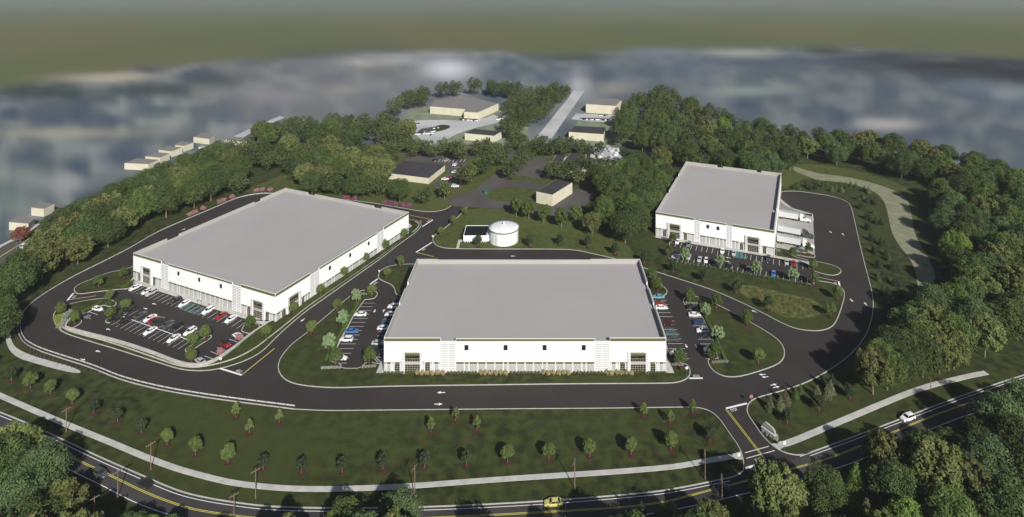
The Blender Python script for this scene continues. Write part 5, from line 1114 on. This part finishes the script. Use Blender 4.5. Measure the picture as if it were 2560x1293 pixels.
# rows of shrubs
mb = MB(); A = P(961, 935.5); B = P(1666, 938.5); mb.box(A.x, B.y, 0, B.x, A.y, .15); struct(mb.build('mulch_bed', M_MULCH), 'long mulch bed in front of the centre warehouse')
gi = si = 0
for k in range(5):
    for i in range(9):
        px = 962.9 + k * 157.7 + i * 8.65 if k else 962.9 + i * 8.65
        if px > 1664: continue
        gi += 1; p = P(px, 936.4); plant('bush', p.x, p.y, .1, 1.02, 'round green shrub in front of the centre warehouse, %s green one from the left' % nth(gi), 'shrub', 'round green shrubs in front of the centre warehouse')
    if k < 4:
        for i in range(6):
            px = 1043.7 + k * 157.7 + i * 12.5; si += 1; p = P(px, 937.2 + (1.2 if i % 2 else -.6)); plant('straw', p.x, p.y, .1, 1.0, 'straw coloured bushy grass in front of the centre warehouse, %s from the left' % nth(si), 'ornamental grass', 'straw coloured grasses in front of the centre warehouse')
def hedge(a, b, step, key, sc, lab, grp):
    A, B = P(*a), P(*b); n = max(2, round((B - A).length / step))
    for i in range(n + 1):
        q = A.lerp(B, i / n); plant(key, q.x, q.y, .1, sc * random.uniform(.92, 1.08), lab.format(nth(i + 1)), 'shrub', grp)
hedge((898, 757), (815, 903), 1.5, 'bush', 1.25, 'hedge shrub left of the centre warehouse, {} counted from the back', 'hedge left of the centre warehouse')
hedge((1750, 766), (1812, 901), 1.5, 'bush', 1.25, 'hedge shrub right of the centre warehouse, {} counted from the back', 'hedge right of the centre warehouse')
hedge((1681, 654), (2028, 716), 1.95, 'bush', 1.25, 'round hedge shrub below the right warehouse car park, {} from the left', 'hedge below the right warehouse car park')
hedge((806, 923), (850, 921.5), 1.0, 'silver', 1, 'small silvery shrub front left of the centre warehouse, {} from the left', 'silvery shrubs front left of the centre warehouse')
hedge((908, 920), (937, 918), 1.0, 'silver', 1, 'small silvery shrub by the left front corner of centre warehouse, {} from the left', 'silvery shrubs at the left front corner of centre warehouse')
hedge((1782, 909), (1817, 906), 1.0, 'silver', 1, 'small silvery shrub front right of the right hedge, {} from the left', 'silvery shrubs front right of the right hedge')
hedge((1683, 914), (1706, 915), 1.0, 'silver', 1, 'small silvery shrub by the right front corner of centre warehouse, {} from the left', 'silvery shrubs at the right front corner of centre warehouse')
hedge((904, 738), (930, 735), 1.0, 'silver', 1, 'small silvery shrub at the back of the left centre car park, {} from the left', 'silvery shrubs at the back of the left centre car park')
hedge((1716, 760), (1742, 761), 1.0, 'silver', 1, 'small silvery shrub at the back of the right centre car park, {} from the left', 'silvery shrubs at the back of the right centre car park')
hedge((1159, 607), (1218, 607), 1.2, 'bush', .7, 'tiny clipped shrub along the pump house front, {} from the left', 'clipped shrubs along the pump house')
hedge((1910, 1082), (1938, 1101), 1.25, 'silver', 1.35, 'rounded grey shrub on the left foot of the entrance sign, {} from the back', 'grey shrubs at the foot of the entrance sign')
hedge((1935, 1085), (1941, 1097), 1.0, 'silver', 1.2, 'rounded grey shrub on the right end of the entrance sign, {} from the back', 'grey shrubs at the right end of the entrance sign')

# ---- woods: individual trees ----------------------------------------------------------------
def inside(x, y, poly):
    c = False; n = len(poly); j = n - 1
    for i in range(n):
        xi, yi = poly[i]; xj, yj = poly[j]
        if (yi > y) != (yj > y) and x < (xj - xi) * (y - yi) / (yj - yi) + xi: c = not c
        j = i
    return c
PLACED = []
NAMEK = {'dense': 'deep green', 'mid': 'mid green', 'oak': 'olive yellow', 'bright': 'bright green', 'blue': 'bluish green', 'loose': 'loose crowned', 'spruce': 'dark spruce', 'spruce_light': 'pale spruce', 'spruce_green': 'fresh green spruce', 'redleaf': 'russet'}
WOODCOUNT = {}
def tree(key, x, y, sc, where, z=-.06):
    PLACED.append((x, y, sc, key, where))
def wood(poly, dmin, mix, where, sc=(.85, 1.15), tries=6000, maxn=999, bias=None):
    w_ = world(poly); xs = [p[0] for p in w_]; ys = [p[1] for p in w_]; n = 0
    for _ in range(tries):
        x = random.uniform(min(xs), max(xs)); y = random.uniform(min(ys), max(ys))
        if not inside(x, y, w_): continue
        if any((x - a) ** 2 + (y - b) ** 2 < (dmin * .5 * (1 + s)) ** 2 for a, b, s, *_r in PLACED): continue
        ks = list(mix); key = random.choices(ks, [mix[k] for k in ks])[0]
        tree(key, x, y, random.uniform(*sc), where); n += 1
        if n >= maxn: break
    return n
def put(lst, where):
    for px, py, key, sc in lst: p = P(px, py); tree(key, p.x, p.y, sc, where)
# foreground, bottom edge
put([(38, 1188, 'oak', .95), (105, 1250, 'blue', .95), (-20, 1260, 'dense', 1), (45, 1330, 'blue', .9), (150, 1335, 'oak', .82), (60, 1420, 'dense', .9), (200, 1365, 'spruce_light', .62), (245, 1375, 'spruce_light', .6), (370, 1362, 'bright', .45), (420, 1385, 'mid', .5), (545, 1388, 'blue', .5), (325, 1385, 'dense', .55)], 'at the lower left corner of the photo')
put([(715, 1395, 'oak', .55), (860, 1380, 'mid', .68), (1000, 1345, 'blue', .80), (1395, 1405, 'blue', .6), (1605, 1345, 'spruce', .55), (1675, 1365, 'mid', .6), (1780, 1370, 'oak', .68), (1500, 1415, 'dense', .5), (1240, 1420, 'mid', .5)], 'on the near verge below the road')
put([(1942, 1330, 'oak', .98), (2060, 1290, 'dense', .72), (2140, 1250, 'spruce_green', .78), (2165, 1340, 'spruce_light', .70), (2240, 1290, 'dense', .8), (2345, 1262, 'oak', 1.05), (2440, 1300, 'oak', .95), (2475, 1235, 'blue', 1.0), (2370, 1150, 'mid', .55), (2500, 1120, 'blue', 1.0), (2556, 1080, 'blue', .9), (2560, 1190, 'dense', .9), (2270, 1385, 'bright', .85), (2090, 1400, 'bright', .6), (2000, 1405, 'dense', .6), (2380, 1385, 'mid', .95), (2520, 1360, 'dense', 1.0), (2600, 1270, 'dense', 1.0), (2210, 1410, 'oak', .75)], 'in the wood at the lower right corner')
for px in (-60, 60, 180, 700, 880, 1000, 1250, 1600, 1720, 1850, 1990, 2120, 2250):
    at_ = P(px + random.uniform(-20, 20), 1490 + random.uniform(0, 30)); tree(random.choice(['dense', 'mid', 'oak']), at_.x, at_.y, random.uniform(.95, 1.15), 'on the near verge below the road')
put([(2290, 900, 'mid', .95), (2235, 925, 'dense', .85), (2330, 880, 'oak', 1.0), (2270, 868, 'mid', .9), (2200, 948, 'mid', .8), (2375, 890, 'mid', .95), (2300, 850, 'dense', .9), (2420, 880, 'dense', .9)], 'between the loop road and the right pavement')
wood([(2040, 1275), (2160, 1215), (2300, 1170), (2420, 1120), (2640, 1050), (2700, 1380), (2060, 1420)], 8.5, {'dense': 3, 'mid': 2, 'oak': 2, 'blue': 1}, 'in the wood at the lower right corner', (.62, .88), maxn=16)
# right side
put([(2182, 985, 'oak', .88), (2218, 975, 'mid', .8), (2260, 956, 'dense', .78), (2306, 943, 'dense', .85), (2348, 933, 'oak', .85), (2384, 922, 'oak', .8), (2462, 893, 'oak', .9), (2280, 930, 'mid', .9)], 'between the loop road and the right pavement')
wood([(2250, 905), (2275, 860), (2310, 820), (2370, 775), (2430, 700), (2560, 640), (2700, 620), (2700, 800), (2560, 850), (2440, 870), (2340, 905), (2270, 935)], 10, {'dense': 3, 'mid': 3, 'oak': 2, 'blue': 2, 'bright': .5}, 'in the right wood beside the junction', (.85, 1.15))
wood([(2385, 760), (2400, 710), (2368, 620), (2345, 560), (2335, 505), (2420, 505), (2600, 560), (2740, 600), (2700, 660), (2560, 680), (2420, 735)], 10.5, {'dense': 3, 'mid': 3, 'oak': 1.7, 'blue': 1.5, 'bright': .6}, 'in the wood right of the gravel channel', (.9, 1.2))
wood([(2000, 402), (2130, 420), (2230, 444), (2320, 462), (2420, 495), (2600, 560), (2760, 590), (2760, 520), (2560, 470), (2400, 425), (2200, 385), (2000, 362)], 12, {'dense': 3, 'mid': 3, 'oak': 2, 'blue': 1}, 'in the wood above the gravel channel', (.9, 1.2))
wood([(1650, 440), (1700, 432), (1945, 462), (1975, 430), (1995, 402), (2000, 365), (1850, 338), (1700, 320), (1560, 330), (1545, 372), (1600, 385), (1660, 395)], 12.5, {'dense': 4, 'mid': 2, 'oak': 1.6, 'bright': .4, 'blue': 1}, 'in the wood behind the right warehouse', (.9, 1.2))
wood([(1560, 325), (1575, 285), (1650, 255), (1720, 280), (1850, 330), (1800, 335), (1700, 320)], 14, {'dense': 4, 'mid': 2, 'oak': 1}, 'in the far wood right of the north road', (1, 1.25))
wood([(1570, 560), (1600, 596), (1632, 560), (1648, 510), (1675, 450), (1640, 440), (1590, 445), (1545, 455), (1500, 480), (1530, 520)], 9, {'dense': 5, 'mid': 3, 'blue': 1}, 'in the clump beside the right warehouse', (.82, 1.05))
put([(1563, 607, 'dense', 1.0), (1480, 586, 'oak', .72), (1510, 560, 'mid', .9), (1540, 548, 'dense', .95)], 'in the clump beside the right warehouse')
put([(1291, 541, 'loose', .85), (1322, 548, 'loose', .85), (1359, 558, 'loose', .9), (1403.6, 570, 'loose', .85), (1440, 560, 'loose', .8)], 'in the row behind the tank lawn')
# middle
put([(1278, 451, 'loose', .85), (1305, 421, 'loose', .85), (1295, 430, 'loose', .7), (1335.5, 395, 'loose', .8), (1320, 405, 'loose', .7), (1349, 377, 'mid', .7), (1383, 391, 'dense', .75), (1395, 385, 'mid', .8), (1410, 391, 'mid', .72), (1451, 391, 'loose', .75), (1240, 418, 'loose', .8), (1220, 428, 'loose', .9), (1196, 438, 'loose', .95), (1179, 452, 'loose', .9), (1160, 469, 'loose', .85), (1111, 500, 'loose', .85), (1058, 512, 'oak', .62), (999, 507, 'dense', .85), (955, 490, 'oak', .7), (930, 492, 'mid', .7), (890, 497, 'dense', .85), (1106, 391, 'loose', .8), (1073.5, 398, 'loose', .8), (1038, 393, 'loose', .8), (981.6, 391, 'loose', .8), (1146.7, 405, 'loose', .95), (1189, 394, 'loose', .8), (1230, 396, 'mid', .7), (1245, 390, 'dense', .6), (1250, 408, 'loose', .8),
     (1279, 384, 'dense', .75), (1295, 378, 'dense', .7), (1305, 372, 'mid', .7), (1383, 452, 'loose', .8), (1424, 453, 'loose', .85), (1448, 466, 'loose', .75), (1494, 472, 'dense', .9), (1560, 446, 'oak', .75), (1520, 428, 'mid', .6), (1270, 345, 'oak', .95), (1283, 352, 'dense', .8), (1265, 330, 'oak', .8), (1470, 392, 'mid', .6), (1500, 388, 'dense', .6), (1475, 440, 'mid', .7), (1455, 430, 'loose', .7), (1405, 455, 'loose', .8), (1368, 392, 'dense', .7), (1425, 372, 'mid', .6), (1290, 360, 'dense', .65), (1215, 388, 'loose', .8), (1130, 395, 'loose', .8), (1055, 386, 'mid', .7), (1015, 384, 'mid', .75), (1165, 462, 'loose', .8), (1205, 445, 'loose', .8), (1250, 415, 'loose', .75), (1590, 425, 'dense', .8), (1500, 455, 'mid', .8), (1640, 425, 'dense', .8), (1570, 415, 'mid', .7), (1352, 388, 'loose', .7)], 'among the old roads in the middle')
wood([(1280, 335), (1265, 300), (1285, 262), (1380, 240), (1420, 240), (1400, 262), (1370, 290), (1325, 330)], 12.5, {'dense': 3, 'mid': 3, 'oak': 1}, 'in the wood left of the north road', (.9, 1.1))
wood([(990, 292), (1010, 270), (1060, 250), (1100, 244), (1180, 236), (1300, 236), (1300, 250), (1180, 243), (1090, 248), (1040, 282)], 13, {'dense': 3, 'mid': 3}, 'in the wood behind the angled factory', (.95, 1.15))
wood([(640, 372), (640, 352), (700, 335), (800, 335), (860, 330), (960, 320), (1010, 352), (1035, 372), (980, 376), (900, 374)], 13, {'dense': 2, 'mid': 3, 'oak': 2, 'bright': .25}, 'in the far wood above the back road', (.9, 1.15))
wood([(500, 412), (560, 396), (640, 390), (780, 393), (950, 395), (985, 400), (960, 440), (975, 470), (920, 475), (860, 470), (750, 470), (700, 440), (620, 425), (560, 430)], 10.5, {'dense': 1.6, 'mid': 3, 'oak': 4.5}, 'between left warehouse and back road', (.8, 1.02))
put([(780, 487, 'dense', .9), (815, 490, 'oak', .8), (845, 488, 'oak', .75), (600, 487, 'oak', .8), (915, 488, 'oak', .6)], 'close behind the left warehouse')
# left wood
LEFTP = [(-120, 1000), (-60, 900), (0, 868), (14, 800), (40, 760), (75, 730), (118, 705), (175, 672), (250, 630), (330, 592), (400, 560), (465, 531), (530, 505), (580, 488), (600, 470), (600, 440), (520, 415), (450, 444), (333, 492), (245, 540), (168, 590), (118, 645), (68, 692), (18, 730), (-50, 790), (-240, 900)]
wood(LEFTP, 9.5, {'dense': 4, 'mid': 2.4, 'oak': 3, 'blue': .6}, 'in the wood left of the left warehouse', (.86, 1.12), tries=9000)
put([(50, 604, 'redleaf', .9)], 'at the far left edge beside a pale house')
from collections import defaultdict
bywh = defaultdict(list)
NBIG = 308
PLACED.sort(key=lambda t: -(t[2] / t[1]) if -700 < 0 else 0)
FARW = [t for t in PLACED[NBIG:]]; PLACED = PLACED[:NBIG]
fc_, fr_ = [], []
for x, y, s, key, wh in FARW:
    c_, r_ = clumps(16, 15 * s, 13 * s, 9 * s, .28, .42)
    fc_ += [(x + a, y + b, z) for a, b, z in c_]; fr_ += r_
print('far wood trees', len(FARW))
if FARW:
    M_FW = leafmat('leaf_far_wood', (.040, .062, .020), (.085, .102, .034), 0, .05)
    o = leaves(fc_, fr_, 1500 * len(FARW), .5, 'distant_wood', M_FW, None); tag(o, 'far off woods closing the view behind the site', 'wood', None, 'stuff')
for x, y, s, key, wh in PLACED: bywh[(wh, key)].append((x / y, y, x, s))
for (wh, key), l in bywh.items():
    l.sort(); nm = NAMEK[key]; c = 'conifer' if key.startswith('spruce') else 'tree'
    for i, (q, y, x, s) in enumerate(l):
        noun = nm if c == 'conifer' else nm + ' tree'
        lab = '%s %s' % (noun, wh) if len(l) == 1 else '%s %s from the left, %s' % (nth(i + 1), noun, wh)
        plant(key, x, y, -.06, s, lab, c, 'trees ' + wh, sq=random.uniform(.92, 1.08))
print('trees', len(PLACED))
# remove the templates
for l in TP.values():
    for t in l: drop(t)
for t in PROTO.values(): drop(t)

# ---- meadow tufts (uncountable) --------------------------------------------------------------
mp = world([(1870, 728), (1920, 730), (1960, 740), (2010, 748), (2040, 757), (2054, 770), (2052, 782), (2028, 790), (1990, 792), (1950, 786), (1915, 768)])
cs, rs = [], []
while len(cs) < 420:
    x = random.uniform(min(p[0] for p in mp), max(p[0] for p in mp)); y = random.uniform(min(p[1] for p in mp), max(p[1] for p in mp))
    if inside(x, y, mp): cs.append((x, y, .1)); rs.append(random.uniform(.35, .8))
o = leaves(cs, rs, 12000, .13, 'meadow_tufts', leafmat('leaf_meadow', (.10, .11, .03), (.17, .17, .06), 0, .5), None, flat=.7); o['kind'] = 'stuff'; o['label'] = 'rough tufts of tall grass in the meadow'
# ---- haze -------------------------------------------------------------------------------------
HAZE = 1
if HAZE:
    mb = MB(); mb.box(-7100, -260, -1.2, 7100, 9100, 146); hm = bpy.data.materials.new('haze'); hm.use_nodes = True; n = hm.node_tree.nodes
    n.remove(n['Principled BSDF']); v = n.new('ShaderNodeVolumePrincipled'); v.inputs['Color'].default_value = (.80, .84, .88, 1); v.inputs['Density'].default_value = .00007; v.inputs['Anisotropy'].default_value = .0
    hm.node_tree.links.new(v.outputs[0], n['Material Output'].inputs['Volume'])
    o = mb.build('haze', hm); o['kind'] = 'stuff'; o['label'] = 'thin even haze over the whole scene'
S.cycles.volume_step_rate = 10; S.cycles.volume_max_steps = 16
